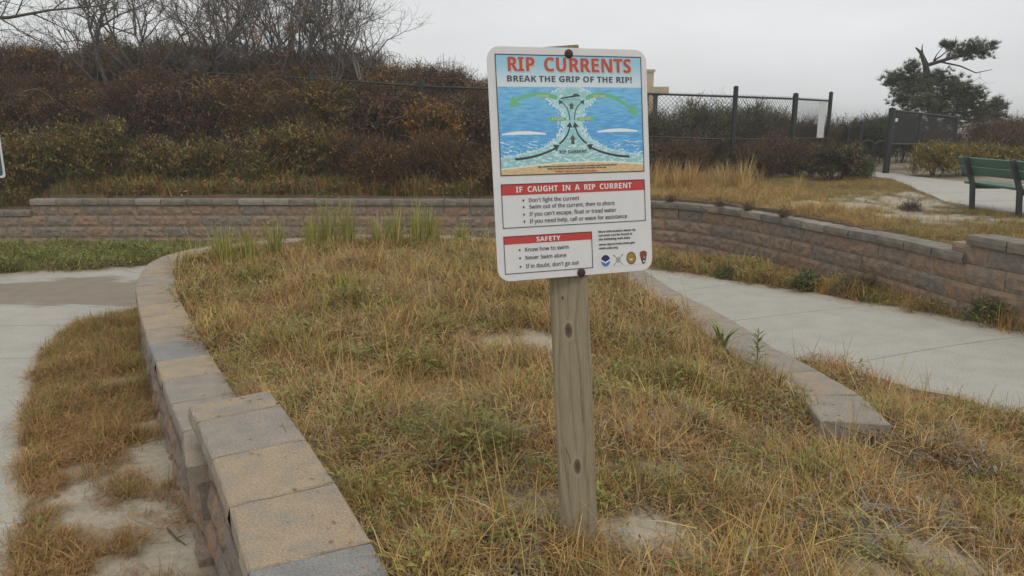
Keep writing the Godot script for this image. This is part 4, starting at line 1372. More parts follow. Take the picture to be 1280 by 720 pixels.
func shrub(called: String, label: String, group: String, at: Vector3, rx: float, hgt: float, rz: float, count: int, kind: String, cols: Array, sd: int, stems := 9, size := 1.0, category := "shrub", canes := 0.0, twig := 1.0) -> Node3D:
	var r := RandomNumberGenerator.new()
	r.seed = sd
	var o := base(called, at)
	tag(o, label, category, group)
	var mb := MB.new()
	for k in stems:
		var a := r.randf() * TAU
		var e := Vector3(cos(a) * rx * r.randf_range(0.2, 0.95), hgt * r.randf_range(0.6, 1.06), sin(a) * rz * r.randf_range(0.2, 0.9))
		var m := e * 0.5 + Vector3(0, hgt * 0.12, 0) + jit(r, 0.12 * twig)
		var w := r.randf_range(0.6, 1.4)
		var tc := Color(0.10 * w, 0.075 * w, 0.055 * w)
		mb.tube([Vector3(e.x * 0.12, -0.1, e.z * 0.12), m * Vector3(0.8, 0.7, 0.8), m.lerp(e, 0.6) + jit(r, 0.06), e], [0.014 * twig, 0.010 * twig, 0.006 * twig, 0.002], 4, tc)
		for j in 5:
			var q := m.lerp(e, r.randf())
			mb.tube([q, q + (jit(r, 0.18) + Vector3(0, 0.08, 0)) * twig, q + (jit(r, 0.35) + Vector3(0, 0.12, 0)) * twig], [0.005 * twig, 0.003 * twig, 0.0012], 3, tc)
	# long arching canes that stand out of the leaves
	for k in int(stems * canes):
		var a := r.randf() * TAU
		var e := Vector3(cos(a) * rx * r.randf_range(0.7, 1.5), hgt * r.randf_range(0.45, 1.0), sin(a) * rz * r.randf_range(0.7, 1.4))
		var w := r.randf_range(0.7, 1.5)
		var m := Vector3(e.x * 0.45, hgt * r.randf_range(0.95, 1.3), e.z * 0.45)
		var q0 := Vector3(e.x * 0.1, 0, e.z * 0.1)
		var pts := []
		for i in 8:
			var t := i / 7.0
			pts.append(q0.lerp(m, t).lerp(m.lerp(e, t), t) + jit(r, 0.025))
		mb.tube(pts, [0.011, 0.010, 0.009, 0.008, 0.007, 0.006, 0.004, 0.002], 3, Color(0.22 * w, 0.18 * w, 0.145 * w))
	part("stems", mb.mesh(), M.twig, o)
	var xf := []
	var cc := []
	for k in 3:
		xf.append([]); cc.append([])
	var bump := r.randf() * 100.0
	for i in count:
		var d := jit(r).normalized()
		if d.y < -0.55: d.y = -d.y
		var rr := pow(r.randf(), 0.45) * (0.82 + 0.45 * nz.get_noise_3d(d.x * 60 + bump, d.y * 60, d.z * 60))
		var q := Vector3(d.x * rx * rr, hgt * (0.38 + 0.62 * d.y * rr) - 0.05, d.z * rz * rr)
		if q.y < 0.0: q.y = r.randf() * 0.2 * hgt
		var w := r.randi() % 3
		var b := Basis(Vector3.UP, r.randf() * TAU).rotated(Vector3(1, 0, 0), r.randf_range(-0.6, 0.6)).scaled(Vector3.ONE * r.randf_range(0.7, 1.3) * size)
		xf[w].append(Transform3D(b, q))
		cc[w].append(vary(cols[r.randi() % cols.size()], r, 0.5))
	for k in 3:
		if xf[k].size() > 0:
			many("foliage", sprays[kind][k], M.leaf, o, xf[k], cc[k])
	return o

func build_hillside() -> void:
	for k in 3:
		for s in [["small", 22, 0.26, 0.044, 0.028, 5], ["twiggy", 12, 0.40, 0.036, 0.022, 8], ["fine", 44, 0.22, 0.022, 0.009, 5], ["weedy", 26, 0.26, 0.05, 0.018, 4]]:
			if not sprays.has(s[0]): sprays[s[0]] = []
			sprays[s[0]].append(spray(900 + k * 17 + s[1], s[1], s[2], s[3], s[4], s[5]))
	var r := RandomNumberGenerator.new()
	r.seed = 5
	var brown := Color(0.19, 0.095, 0.034)
	var dark := Color(0.115, 0.07, 0.036)
	var ochre := Color(0.33, 0.19, 0.035)
	var olive := Color(0.25, 0.20, 0.04)
	var green := Color(0.17, 0.175, 0.035)
	var wine := Color(0.165, 0.06, 0.033)
	var orange := Color(0.48, 0.20, 0.03)
	# foremost row: on the terrace between the two walls
	var n := 0
	for i in 20:
		var x := -11.4 + i * 0.63 + r.randf_range(-0.2, 0.2)
		var z := -14.25 + r.randf_range(-0.6, 0.5)
		var left := x < -3.8
		shrub("terrace_shrub", "olive and yellow leafy shrub on the terrace behind the left wall cap" if left else "rusty dry-stemmed shrub on the terrace behind the back wall cap", "shrubs on the terrace behind the wall", Vector3(x, u(x, z), z), r.randf_range(0.45, 0.9), r.randf_range(0.5, 1.4) if left else r.randf_range(0.4, 1.1), 0.6, 420 if left else 330, "weedy" if left else "twiggy", [olive, olive, olive, green, ochre, brown] if left else [brown, dark, brown, ochre], 1000 + n, 10, 1.0, "shrub", 0.3)
		n += 1
	# thicket rows above the terrace wall
	var rows_done := -1
	for row in [[-16.4, 1.15, 1.45, 430], [-17.7, 1.15, 1.55, 430], [-19.3, 1.15, 1.6, 430], [-21.2, 1.2, 1.65, 380]]:
		rows_done += 1
		var x := -14.5
		while x < 2.4:
			var px := x + r.randf_range(-0.3, 0.3)
			var z: float = row[0] + r.randf_range(-0.4, 0.4)
			var tall := lerpf(1.0, 0.66, smoothstep(-6.0, 0.5, px)) * r.randf_range(0.82, 1.12)
			var roll := r.randf()
			var which := 0 if roll < 0.45 else (1 if roll < 0.7 else (2 if roll < 0.92 else 3))
			var cols := [brown, dark, brown, ochre] if roll < 0.45 else ([brown, wine, dark, dark] if roll < 0.7 else ([brown, olive, ochre, dark] if roll < 0.92 else [ochre, orange, brown, olive]))
			if px < -8.0 and row[0] < -17.0: cols = [brown, wine, dark, brown, ochre]
			shrub("thicket_shrub", ["rusty brown", "dark wine-brown", "olive-flecked brown", "ochre and orange"][which] + [" shrub just above the terrace wall in the hillside thicket", " shrub halfway up the hillside thicket", " shrub high in the hillside thicket", " shrub along the top of the hillside thicket"][rows_done], "shrubs of the hillside thicket", Vector3(px, u(px, z), z), r.randf_range(0.9, 1.3), lerpf(row[1], row[2], r.randf()) * tall, r.randf_range(0.7, 1.0), int(row[3]), "small" if r.randf() < 0.6 else "twiggy", cols, 1100 + n, 14, 1.1, "shrub", 0.6)
			n += 1
			x += 1.05
	# evergreen mass showing above the thicket on the left
	for q in [[-11.6, -22.5, 2.0], [-10.2, -22.8, 2.1], [-8.9, -22.6, 1.9], [-6.4, -22.6, 1.5]]:
		shrub("evergreen_bush", "rounded olive-green bush topping the thicket", "olive bushes behind the thicket", Vector3(q[0], u(q[0], q[1]), q[1]), 1.2, q[2], 1.0, 650, "fine", [green * 0.8, olive * 0.9, olive * 0.8], 1300 + n, 9, 1.6)
		n += 1
	# leafless trees
	bare_tree(Vector3(-12.1, u(-12.1, -15.9), -15.9), Vector3(0.35, 1, 0.1), 1.35, 0.07, 6, 61, "leafless tree at the left edge reaching its long limb over the gap", 20, wine)
	var over := base("overhanging_tree", Vector3(-13.0, u(-13, -16.5), -16.5))
	tag(over, "leafless tree out of view whose long low branch crosses the top left sky", "tree")
	var mb := MB.new()
	var tips := []
	var rr := RandomNumberGenerator.new()
	rr.seed = 8
	mb.tube([Vector3(0, -0.2, 0), Vector3(0.1, 1.2, 0), Vector3(0.4, 2.3, 0.1)], [0.11, 0.09, 0.07], 6, Color(0.1, 0.085, 0.07))
	mb.tube([Vector3(0.4, 2.3, 0.1), Vector3(1.5, 2.62, 0.2), Vector3(2.6, 2.60, 0.3), Vector3(3.5, 2.75, 0.3), Vector3(4.5, 2.85, 0.2)], [0.06, 0.045, 0.036, 0.026, 0.014], 6, Color(0.1, 0.085, 0.07))
	for q in [[1.2, 2.55, 0.8, 0.6], [1.5, 2.62, 1.0, -0.5], [2.0, 2.61, 0.9, 0.5], [2.4, 2.6, 0.9, -0.7], [2.7, 2.61, 1.0, 0.5], [3.1, 2.68, 1.0, -0.4], [3.5, 2.75, 0.9, 0.7], [4.0, 2.8, 0.9, 0.2], [4.4, 2.84, 0.7, -0.3], [4.5, 2.85, 0.8, 0.3]]:
		limb(mb, Vector3(q[0], q[1], 0.25), Vector3(0.9, q[3], rr.randf_range(-0.4, 0.4)).normalized(), q[2] * 0.62, 0.016, 4, rr, 0.16, tips, 0.02, Color(0.1, 0.085, 0.07))
	part("branches", mb.mesh(), M.twig, over)
	var spots := [
		[-9.7, -18.6, Vector3(0.12, 1, 0), 1.35, 0.075, 6, 62, "crooked leafless tree rising left of the thicket's middle", 0, brown, 1],
		[-8.5, -18.8, Vector3(0.02, 1, 0), 1.3, 0.06, 6, 63, "leafless tree with a yellow-leaved lower crown", 90, ochre, 2],
		[-7.6, -19.2, Vector3(0.05, 1, 0), 1.4, 0.055, 6, 64, "upright grey leafless tree beside the yellow-leaved one", 0, brown, 2],
		[-6.5, -18.5, Vector3(0.0, 1, 0), 1.3, 0.05, 6, 65, "dense many-stemmed leafless tree in the middle of the thicket", 40, orange, 3],
		[-5.2, -18.9, Vector3(-0.05, 1, 0), 1.25, 0.05, 6, 66, "many-stemmed leafless tree with a few orange leaves", 80, orange, 3],
		[-3.75, -18.2, Vector3(0.10, 1, 0), 1.1, 0.05, 6, 67, "spreading leafless tree arching to the right above the fence", 16, ochre, 3],
		[-7.1, -20.4, Vector3(-0.05, 1, 0), 1.35, 0.05, 6, 68, "fine-twigged leafless tree far back between the two tallest", 0, brown, 3],
		[-5.9, -20.2, Vector3(0.05, 1, 0), 1.3, 0.05, 6, 69, "leafless tree far back behind the orange-leaved one", 0, brown, 3],
		[-4.6, -20.0, Vector3(0.0, 1, 0), 1.15, 0.045, 6, 70, "low twiggy leafless tree far back near the fence end", 20, ochre, 3],
	]
	for s in spots:
		bare_tree(Vector3(s[0], u(s[0], s[1]), s[1]), s[2], s[3], s[4], s[5], s[6], s[7], s[8], s[9], s[10])

# ------------------------------------------------------------------ fence, gate, bench, pine
func chain_link(a: Vector3, b: Vector3, top_a: float, top_b: float, bot_a: float, bot_b: float, pitch: float) -> ArrayMesh:
	var mb := MB.new()
	var len := a.distance_to(b)
	var d := (b - a) / len
	var tall := maxf(top_a - bot_a, top_b - bot_b)
	var side := d.cross(Vector3.UP)
	for sg in [1.0, -1.0]:
		var s := -tall
		while s < len + tall:
			# a wire running up at 45 degrees, clipped to the bay
			var s0 := s
			var s1: float = s + sg * tall
			var t0 := 0.0
			var t1 := 1.0
			for lim in [[0.0, 1.0], [len, -1.0]]:
				var f0: float = (s0 - lim[0]) * lim[1]
				var f1: float = (s1 - lim[0]) * lim[1]
				if f0 < 0 and f1 < 0: t0 = 2.0
				elif f0 < 0: t0 = maxf(t0, f0 / (f0 - f1))
				elif f1 < 0: t1 = minf(t1, f0 / (f0 - f1))
			if t0 < t1 - 0.01:
				var P := []
				for t in [t0, t1]:
					var ss := lerpf(s0, s1, t)
					var k := ss / len
					P.append(a + d * ss + Vector3(0, lerpf(lerpf(bot_a, bot_b, k), lerpf(top_a, top_b, k), t), 0) + side * 0.004 * sg)
				mb.tube(P, [0.0042, 0.0042], 3)
			s += pitch
	return mb.mesh()

func pole(parent: Node3D, called: String, at: Vector3, y0: float, y1: float, rad: float, dome := true) -> void:
	var mb := MB.new()
	var pts := [Vector3(0, y0, 0), Vector3(0, y1 - rad * 0.6, 0), Vector3(0, y1 - rad * 0.2, 0), Vector3(0, y1, 0)]
	mb.tube(pts, [rad, rad, rad * (0.8 if dome else 1.0), 0.004], 10)
	part(called, mb.mesh(), M.black_metal, parent, Transform3D(Basis.IDENTITY, at))

func bar(parent: Node3D, called: String, pts: Array, rad: float) -> void:
	var mb := MB.new()
	var rr := []
	for q in pts: rr.append(rad)
	mb.tube(pts, rr, 8, Color.WHITE, true)
	part(called, mb.mesh(), M.black_metal, parent)

func build_fence() -> void:
	var f := base("chain_link_fence", Vector3(4.95, 0.45, -17.0))
	tag(f, "black chain-link fence running along the bank behind the sign", "fence")
	# x, z, rail height, post top
	var P := [[-6.9, -17.3, 2.75, 2.95], [-4.45, -17.15, 2.62, 2.8], [-2.0, -17.0, 2.45, 2.62], [0.3, -17.0, 2.36, 2.55], [2.6, -17.0, 2.30, 2.5], [4.95, -17.0, 2.225, 2.46], [6.80, -18.4, 2.225, 2.37], [8.14, -19.6, 2.215, 2.45]]
	for i in P.size():
		var q: Array = P[i]
		var gy := u(q[0], q[1])
		pole(f, "post", Vector3(q[0], 0, q[1]) - f.position, gy - 0.2, q[3], 0.055 if i < 6 else (0.065 if i == 6 else 0.05))
		if i + 1 < P.size():
			var w: Array = P[i + 1]
			var a := Vector3(q[0], 0, q[1])
			var b := Vector3(w[0], 0, w[1])
			var gb := u(w[0], w[1])
			bar(f, "top_rail", [a + Vector3(0, q[2], 0) - f.position, b + Vector3(0, w[2], 0) - f.position], 0.024)
			bar(f, "middle_rail", [a + Vector3(0, q[2] - 0.93, 0) - f.position, b + Vector3(0, w[2] - 0.93, 0) - f.position], 0.02)
			part("wire_mesh", chain_link(a, b, q[2] + 0.05, w[2] + 0.05, gy + 0.03, gb + 0.03, 0.10), M.black_metal, f, Transform3D(Basis.IDENTITY, -f.position))
	# blank white sheet tied to the mesh beside the end post
	var mb := MB.new()
	var d := (Vector3(8.14, 0, -19.6) - Vector3(6.80, 0, -18.4)).normalized()
	var turned := Basis(d, Vector3.UP, d.cross(Vector3.UP))
	mb.box(Vector3.ZERO, Vector3(0.36, 0.90, 0.006), Color.WHITE, turned)
	for q in [Vector2(-0.15, 0.42), Vector2(0.15, 0.42), Vector2(-0.15, -0.42), Vector2(0.15, -0.42)]:
		mb.box(turned * Vector3(q.x, q.y, 0.0), Vector3(0.02, 0.02, 0.05), Color.WHITE, turned)
	var sh := part("white_panel", mb.mesh(), M.white_sheet, self, Transform3D(Basis.IDENTITY, Vector3(7.83, 1.745, -19.30)))
	tag(sh, "blank white panel hung on the fence mesh by the end post", "panel")
	# gate: two posts, hooped barriers and the finer panel beyond
	var a0 := base("bollard_post", Vector3(8.40, u(8.4, -18.3), -18.3))
	tag(a0, "slim black post standing at the left of the gate opening", "post")
	pole(a0, "shaft", Vector3.ZERO, -0.2, 1.27, 0.045)
	var hoops := [[8.30, -19.55, 8.72, -19.7, 1.16], [8.62, -18.75, 9.02, -18.8, 0.80], [9.12, -19.1, 9.55, -19.2, 0.78]]
	var hl := ["black tube hoop by the fence end post", "black tube hoop in the middle of the gate opening", "black tube hoop beside the tall gate post"]
	for i in 3:
		var q: Array = hoops[i]
		var gy := u(q[0], q[1])
		var o := base("hoop_barrier", Vector3(q[0], gy, q[1]))
		tag(o, hl[i], "barrier", "hoop barriers in the gate opening")
		var e := Vector3(q[2] - q[0], 0, q[3] - q[1])
		var pts := [Vector3(0, -0.1, 0)]
		var rad := e.length() * 0.5
		for k in 13:
			var w := PI - PI * k / 12.0
			pts.append(e * 0.5 + e.normalized() * cos(w) * rad + Vector3(0, q[4] - rad + sin(w) * rad, 0))
		pts.append(e + Vector3(0, -0.1, 0))
		var t := []
		for k in pts: t.append(0.026)
		var hb := MB.new()
		hb.tube(pts, t, 8)
		part("hoop", hb.mesh(), M.black_metal, o)
		for k in [Vector3.ZERO, e]:
			var fb := MB.new()
			fb.tube([k + Vector3(0, -0.02, 0), k + Vector3(0, 0.02, 0)], [0.06, 0.06], 10, Color.WHITE, true)
			part("foot_plate", fb.mesh(), M.black_metal, o)
	var gp := base("gate_panel", Vector3(9.0, u(9.0, -18.1), -18.1))
	tag(gp, "black mesh gate leaf with tall post in front of the pine", "gate")
	var Q := [[9.0, -18.1, 1.95, 2.02, 0.075], [10.27, -19.2, 1.90, 1.93, 0.045], [11.95, -20.5, 1.81, 1.86, 0.05]]
	for i in 3:
		var q: Array = Q[i]
		pole(gp, "post", Vector3(q[0], 0, q[1]) - gp.position, u(q[0], q[1]) - 0.2, q[3], q[4])
		if i < 2:
			var w: Array = Q[i + 1]
			var a := Vector3(q[0], 0, q[1])
			var b := Vector3(w[0], 0, w[1])
			bar(gp, "top_rail", [a + Vector3(0, q[2], 0) - gp.position, b + Vector3(0, w[2], 0) - gp.position], 0.026)
			bar(gp, "bottom_rail", [a + Vector3(0, q[2] - 0.78, 0) - gp.position, b + Vector3(0, w[2] - 0.76, 0) - gp.position], 0.026)
			part("wire_mesh", chain_link(a, b, q[2], w[2], q[2] - 0.78, w[2] - 0.76, 0.045), M.black_metal, gp, Transform3D(Basis.IDENTITY, -gp.position))
	var lm := MB.new()
	lm.box(Vector3.ZERO, Vector3(0.055, 0.07, 0.01))
	lm.box(Vector3(0, 0, -0.005), Vector3(0.065, 0.08, 0.006))
	part("tag_plate", lm.mesh(), M.white_sheet, gp, Transform3D(Basis.IDENTITY, Vector3(0.10, 1.28, 0.05)))

func build_bench() -> void:
	# the bench's own axes: x along the seat, +z the way a sitter faces
	var o := base("park_bench", Vector3(7.06, u(7.06, -10.9), -11.45), 0.0)
	var ax := Vector3(-0.04, 0, 1.0).normalized()
	o.basis = Basis(-ax, Vector3.UP, (-ax).cross(Vector3.UP))
	tag(o, "green slatted park bench with dark metal frame beside the upper walk", "bench")
	for s in [0.0, -1.15]:
		var mb := MB.new()
		# rear upright: foot, knee at the seat, raked back
		var prof := [Vector3(s, -0.1, 0.03), Vector3(s, 0.40, -0.02), Vector3(s, 0.80, -0.17)]
		for i in 2:
			var a: Vector3 = prof[i]
			var b: Vector3 = prof[i + 1]
			var d := (b - a).normalized()
			mb.box((a + b) * 0.5, Vector3(0.055, a.distance_to(b) + 0.02, 0.06), Color.WHITE, Basis(Vector3.RIGHT, d, Vector3.RIGHT.cross(d)))
		part("upright", mb.mesh(), M.bench_frame, o)
		var ar := MB.new()
		ar.box(Vector3(s, 0.355, 0.20), Vector3(0.05, 0.055, 0.40))
		part("seat_bracket", ar.mesh(), M.bench_frame, o)
	for k in 2:
		var y := 0.60 + k * 0.135
		var z := -0.02 - (y - 0.40) * 0.375 + 0.045
		var d := Vector3(0, 0.40, -0.15).normalized()
		part("back_slat", bevel_box(Vector3(1.75, 0.128, 0.035), 0.006), M.bench_slat, o, Transform3D(Basis(Vector3.RIGHT, d, Vector3.RIGHT.cross(d)), Vector3(-0.575, y, z)))
	for k in 4:
		part("seat_slat", bevel_box(Vector3(1.75, 0.035, 0.092), 0.006), M.bench_slat, o, Transform3D(Basis.IDENTITY, Vector3(-0.575, 0.402, 0.06 + k * 0.10)))

func bevel_box(s: Vector3, b: float) -> ArrayMesh:
	var mb := MB.new()
	var hh := s * 0.5
	var i := hh - Vector3.ONE * b
	for ax in 3:
		var e1 := (ax + 1) % 3
		var e2 := (ax + 2) % 3
		for sg in [-1.0, 1.0]:
			var c := []
			for q in [[-1, -1], [1, -1], [1, 1], [-1, 1]]:
				var w := Vector3.ZERO
				w[ax] = sg * hh[ax]; w[e1] = q[0] * i[e1]; w[e2] = q[1] * i[e2]
				c.append(w)
			var nn := Vector3.ZERO; nn[ax] = sg
			mb.quad(c[0], c[1], c[2], c[3], nn)
			# the chamfer to the next axis
			for s2 in [-1.0, 1.0]:
				var a1 := Vector3.ZERO; a1[ax] = sg * hh[ax]; a1[e1] = s2 * i[e1]; a1[e2] = -i[e2]
				var a2 := a1; a2[e2] = i[e2]
				var b1 := Vector3.ZERO; b1[ax] = sg * i[ax]; b1[e1] = s2 * hh[e1]; b1[e2] = -i[e2]
				var b2 := b1; b2[e2] = i[e2]
				var n2 := Vector3.ZERO; n2[ax] = sg; n2[e1] = s2
				mb.quad(a1, a2, b2, b1, n2)
	return mb.mesh()

func build_pine() -> void:
	var o := base("pine_tree", Vector3(13.4, u(13.4, -24.0), -24.0))
	tag(o, "wind-bent pine with layered dark crown behind the gate", "tree")
	var B := o.position
	var col := Color(0.085, 0.07, 0.058)
	var mb := MB.new()
	var trunk := [Vector3(13.5, 0.3, -24), Vector3(13.42, 1.15, -24), Vector3(13.20, 1.89, -24), Vector3(12.96, 2.87, -24), Vector3(12.81, 3.46, -24), Vector3(12.63, 3.80, -24), Vector3(12.45, 3.95, -24)]
	var tl := []
	for q in trunk: tl.append(q - B)
	mb.tube(tl, [0.16, 0.15, 0.135, 0.11, 0.085, 0.055, 0.02], 8, col)
	part("trunk", mb.mesh(), M.twig, o)
	var br := MB.new()
	br.tube([Vector3(12.70, 3.70, -24) - B, Vector3(12.62, 3.92, -23.95) - B, Vector3(12.60, 4.05, -23.9) - B], [0.035, 0.02, 0.008], 5, col)
	br.tube([Vector3(12.84, 3.42, -24) - B, Vector3(13.48, 3.62, -23.9) - B, Vector3(14.09, 3.77, -23.8) - B, Vector3(14.81, 3.94, -23.9) - B], [0.06, 0.05, 0.035, 0.015], 6, col)
	br.tube([Vector3(13.2, 3.54, -24) - B, Vector3(13.9, 3.40, -24) - B, Vector3(14.4, 3.20, -24) - B, Vector3(14.9, 3.30, -24) - B], [0.03, 0.025, 0.018, 0.008], 5, col)
	br.tube([Vector3(13.35, 3.6, -23.9) - B, Vector3(13.5, 3.95, -23.8) - B, Vector3(13.55, 4.28, -23.8) - B], [0.02, 0.014, 0.006], 5, col)
	var clumps := [[13.35, 3.95, -23.62, 0.20], [13.89, 3.76, -24.08, 0.26], [14.03, 3.86, -23.72, 0.31], [14.64, 3.81, -24.19, 0.26], [14.90, 4.00, -24.16, 0.18], [13.03, 3.98, -23.45, 0.14], [12.00, 3.28, -23.12, 0.25], [12.31, 3.08, -24.73, 0.32], [11.98, 2.83, -23.31, 0.40], [11.57, 2.92, -23.62, 0.20], [13.38, 2.86, -25.25, 0.38], [13.28, 2.93, -23.93, 0.36], [14.33, 2.84, -24.85, 0.37], [13.03, 3.10, -23.96, 0.23], [12.47, 2.40, -24.40, 0.42], [12.25, 2.23, -22.99, 0.40], [13.58, 2.39, -24.34, 0.37], [14.57, 2.34, -24.93, 0.38], [14.47, 2.14, -24.07, 0.41], [15.27, 2.03, -24.52, 0.32], [15.32, 2.36, -24.19, 0.16], [14.82, 1.84, -23.37, 0.20], [15.01, 1.78, -24.46, 0.26], [12.6, 1.7, -24.2, 0.35], [13.9, 1.75, -24.0, 0.35], [12.0, 1.75, -23.8, 0.3], [12.75, 2.75, -23.6, 0.3], [13.75, 2.65, -23.7, 0.28], [14.1, 2.55, -23.4, 0.25], [14.95, 2.15, -23.6, 0.25], [13.2, 2.1, -23.6, 0.3]]
	var nd := MB.new()
	var r := RandomNumberGenerator.new()
	r.seed = 71
	for i in 26:
		var d := jit(r).normalized()
		d.y = absf(d.y) * 0.9 + 0.1
		var w := r.randf_range(0.6, 1.3)
		var o2 := jit(r, 0.015)
		var s := d.cross(jit(r)).normalized() * 0.006
		nd.tri(o2 - s, o2 + s, o2 + d.normalized() * r.randf_range(0.09, 0.16), jit(r), Color(w, w, w))
	var tuft := nd.mesh()
	var xf := []
	var cc := []
	for q in clumps:
		var c0 := Vector3(q[0], q[1], q[2]) - B
		# a bough to every clump, from the nearest point up the trunk or limb
		var best := Vector3(13.0, minf(q[1] - 0.15, 3.4), -24.0) - B
		if q[1] > 3.5: best = Vector3(clampf(q[0] - 0.4, 13.0, 14.6), 3.62 + 0.18 * (clampf(q[0] - 0.4, 13.0, 14.6) - 13.4), -23.9) - B
		var mid := best.lerp(c0, 0.5) + Vector3(0, -0.08, 0) + jit(r, 0.06)
		br.tube([best, mid, c0], [0.03, 0.02, 0.006], 4, col)
		for k in int(52 * q[3] * q[3] / 0.06):
			var d: Vector3 = jit(r).normalized() * pow(r.randf(), 0.6) * q[3] * (1.0 + 0.55 * nz.get_noise_1d(k * 13.0 + q[0] * 100.0) + 0.35)
			d.y *= 0.8
			xf.append(Transform3D(Basis(Vector3.UP, r.randf() * TAU).scaled(Vector3.ONE * r.randf_range(0.8, 1.4)), c0 + d))
			cc.append(vary(Color(0.115, 0.125, 0.07), r, 0.4))
		for k in 5:
			var e: Vector3 = c0 + jit(r, 1.0).normalized() * q[3]
			br.tube([c0, e], [0.008, 0.002], 3, col)
	var tips := []
	for k in 7:
		limb(br, Vector3(13.2 + r.randf_range(-0.2, 1.2), 1.7 + r.randf() * 1.1, -24) - B, Vector3(r.randf_range(-0.2, 1.0), r.randf_range(-0.5, 0.3), r.randf_range(-0.5, 0.5)).normalized(), 0.7, 0.014, 2, r, 0.2, tips, -0.05, col)
	part("branches", br.mesh(), M.twig, o)
	many("crown", tuft, M.needle, o, xf, cc)

func build_bank_plants() -> void:
	var olive := Color(0.16, 0.165, 0.06)
	var sage := Color(0.19, 0.19, 0.095)
	var brown := Color(0.19, 0.115, 0.06)
	var rust := Color(0.21, 0.105, 0.05)
	var yellow := Color(0.40, 0.31, 0.05)
	var green := Color(0.16, 0.20, 0.045)
	var dark := Color(0.07, 0.075, 0.04)
	var n := 0
	for q in [[3.6, -19.2, 1.55, 1.1], [4.9, -19.6, 1.85, 1.1], [6.3, -20.6, 1.75, 1.0], [7.2, -21.4, 1.65, 0.9]]:
		shrub("fence_bush", ["broad sage-green bush behind the fence nearest the sign", "tall sage-green bush behind the fence left of the second post", "sage-green bush behind the fence right of the second post", "small sage-green bush behind the fence before the white panel"][n], "sage bushes behind the fence", Vector3(q[0], u(q[0], q[1]), q[1]), q[3], q[2], 0.9, 620, "fine", [olive, sage, sage], 1500 + n, 10, 1.7)
		n += 1
	n = 0
	for q in [[2.9, -17.5, 0.85], [3.7, -16.6, 0.8], [4.6, -17.5, 0.95], [5.4, -16.9, 0.7], [6.0, -17.4, 0.85], [6.7, -17.7, 0.7], [2.2, -16.8, 0.9], [7.6, -19.9, 1.3], [8.6, -21.5, 1.4], [9.6, -22.0, 1.2], [7.0, -20.0, 1.1]]:
		shrub("dry_bush", "dry brown bush growing through the fence foot", "dry bushes along the fence", Vector3(q[0], u(q[0], q[1]), q[1]), 0.75, q[2], 0.5, 210, "twiggy", [brown, rust, brown, sage], 1520 + n, 12, 1.0)
		n += 1
	shrub("dark_bush", "dense dark bush beside the walk left of the gate opening", "", Vector3(7.05, u(7.05, -16.4), -16.4), 0.75, 0.85, 0.6, 520, "small", [dark, brown, rust * 0.7, green * 0.6], 1541, 12, 0.9)
	shrub("green_bush", "small bright green bush at the edge of the gate walk", "", Vector3(7.75, u(7.75, -16.7), -16.7), 0.35, 0.5, 0.35, 120, "small", [green, green, olive], 1542, 6, 0.8)
	n = 0
	var pl := ["left end of the yellow-green bushes in front of the gate leaf", "yellow-green bush in front of the gate leaf's middle post", "yellow-green bush in front of the gate leaf's far post", "yellow-green bush between the gate leaf and the bench"]
	for q in [[9.75, -17.4, 0.75], [10.5, -17.6, 0.72], [11.3, -18.0, 0.7], [11.9, -17.8, 0.6]]:
		shrub("yellow_bush", pl[n], "yellow bushes before the gate leaf", Vector3(q[0], u(q[0], q[1]), q[1]), 0.7, q[2] * 1.15, 0.5, 380, "weedy", [yellow, yellow, yellow * 0.8, olive], 1550 + n, 10, 0.8)
		n += 1
	n = 0
	for q in [[12.9, -19.4, 1.0], [14.0, -19.6, 1.05], [15.2, -20.0, 1.1], [13.6, -21.6, 1.3], [15.0, -22.2, 1.3], [16.4, -21.2, 1.15], [12.6, -22.6, 1.0]]:
		shrub("dune_bush", "reddish brown dune bush behind the bench", "dune bushes right of the gate", Vector3(q[0], u(q[0], q[1]), q[1]), 0.95, q[2], 0.7, 320, "twiggy", [rust, brown, olive, rust * 0.8], 1570 + n, 12, 1.1)
		n += 1
	n = 0
	for q in [[10.9, -22.5, 1.5], [11.8, -22.9, 1.6], [10.0, -21.5, 1.3]]:
		shrub("evergreen_shrub", "dark evergreen shrub low beside the pine", "dark shrubs beside the pine", Vector3(q[0], u(q[0], q[1]), q[1]), 0.8, q[2], 0.7, 520, "fine", [Color(0.07, 0.08, 0.04), Color(0.09, 0.095, 0.05)], 1590 + n, 10, 1.4)
		n += 1
	# far dune scrub closing the view between the bushes
	n = 0
	for i in 16:
		var x := 2.0 + i * 1.9
		shrub("distant_scrub", "low distant scrub on the dune beyond the fence", "distant dune scrub", Vector3(x, u(x, -30.0), -30.0 - (i % 3) * 2.0), 1.4, 1.15 + 0.2 * (i % 4) * 0.5, 0.8, 240, "fine", [sage, brown, olive], 1620 + i, 6, 2.2)
	# at the foot of the curved wall
	n = 0
	var fl := ["low green bush at the wall foot left of the walk's bend", "greyish bush at the foot of the curved wall", "green bush at the wall foot under the raised cap step", "tuft of green weeds at the wall foot nearest the sign"]
	for q in [[3.66, -9.05, 0.26, 0.22], [4.08, -8.6, 0.30, 0.30], [4.72, -7.05, 0.28, 0.40], [3.02, -10.1, 0.18, 0.25]]:
		shrub("wall_foot_bush", fl[n], "bushes at the foot of the curved wall", Vector3(q[0], g(q[0], q[1]), q[1]), q[3], q[2], q[3] * 0.7, 150, "small", [green, olive, green * 0.8] if n != 1 else [olive * 0.8, sage * 0.8, brown * 0.7], 1660 + n, 7, 0.45, "shrub", 0.0, 0.4)
		n += 1
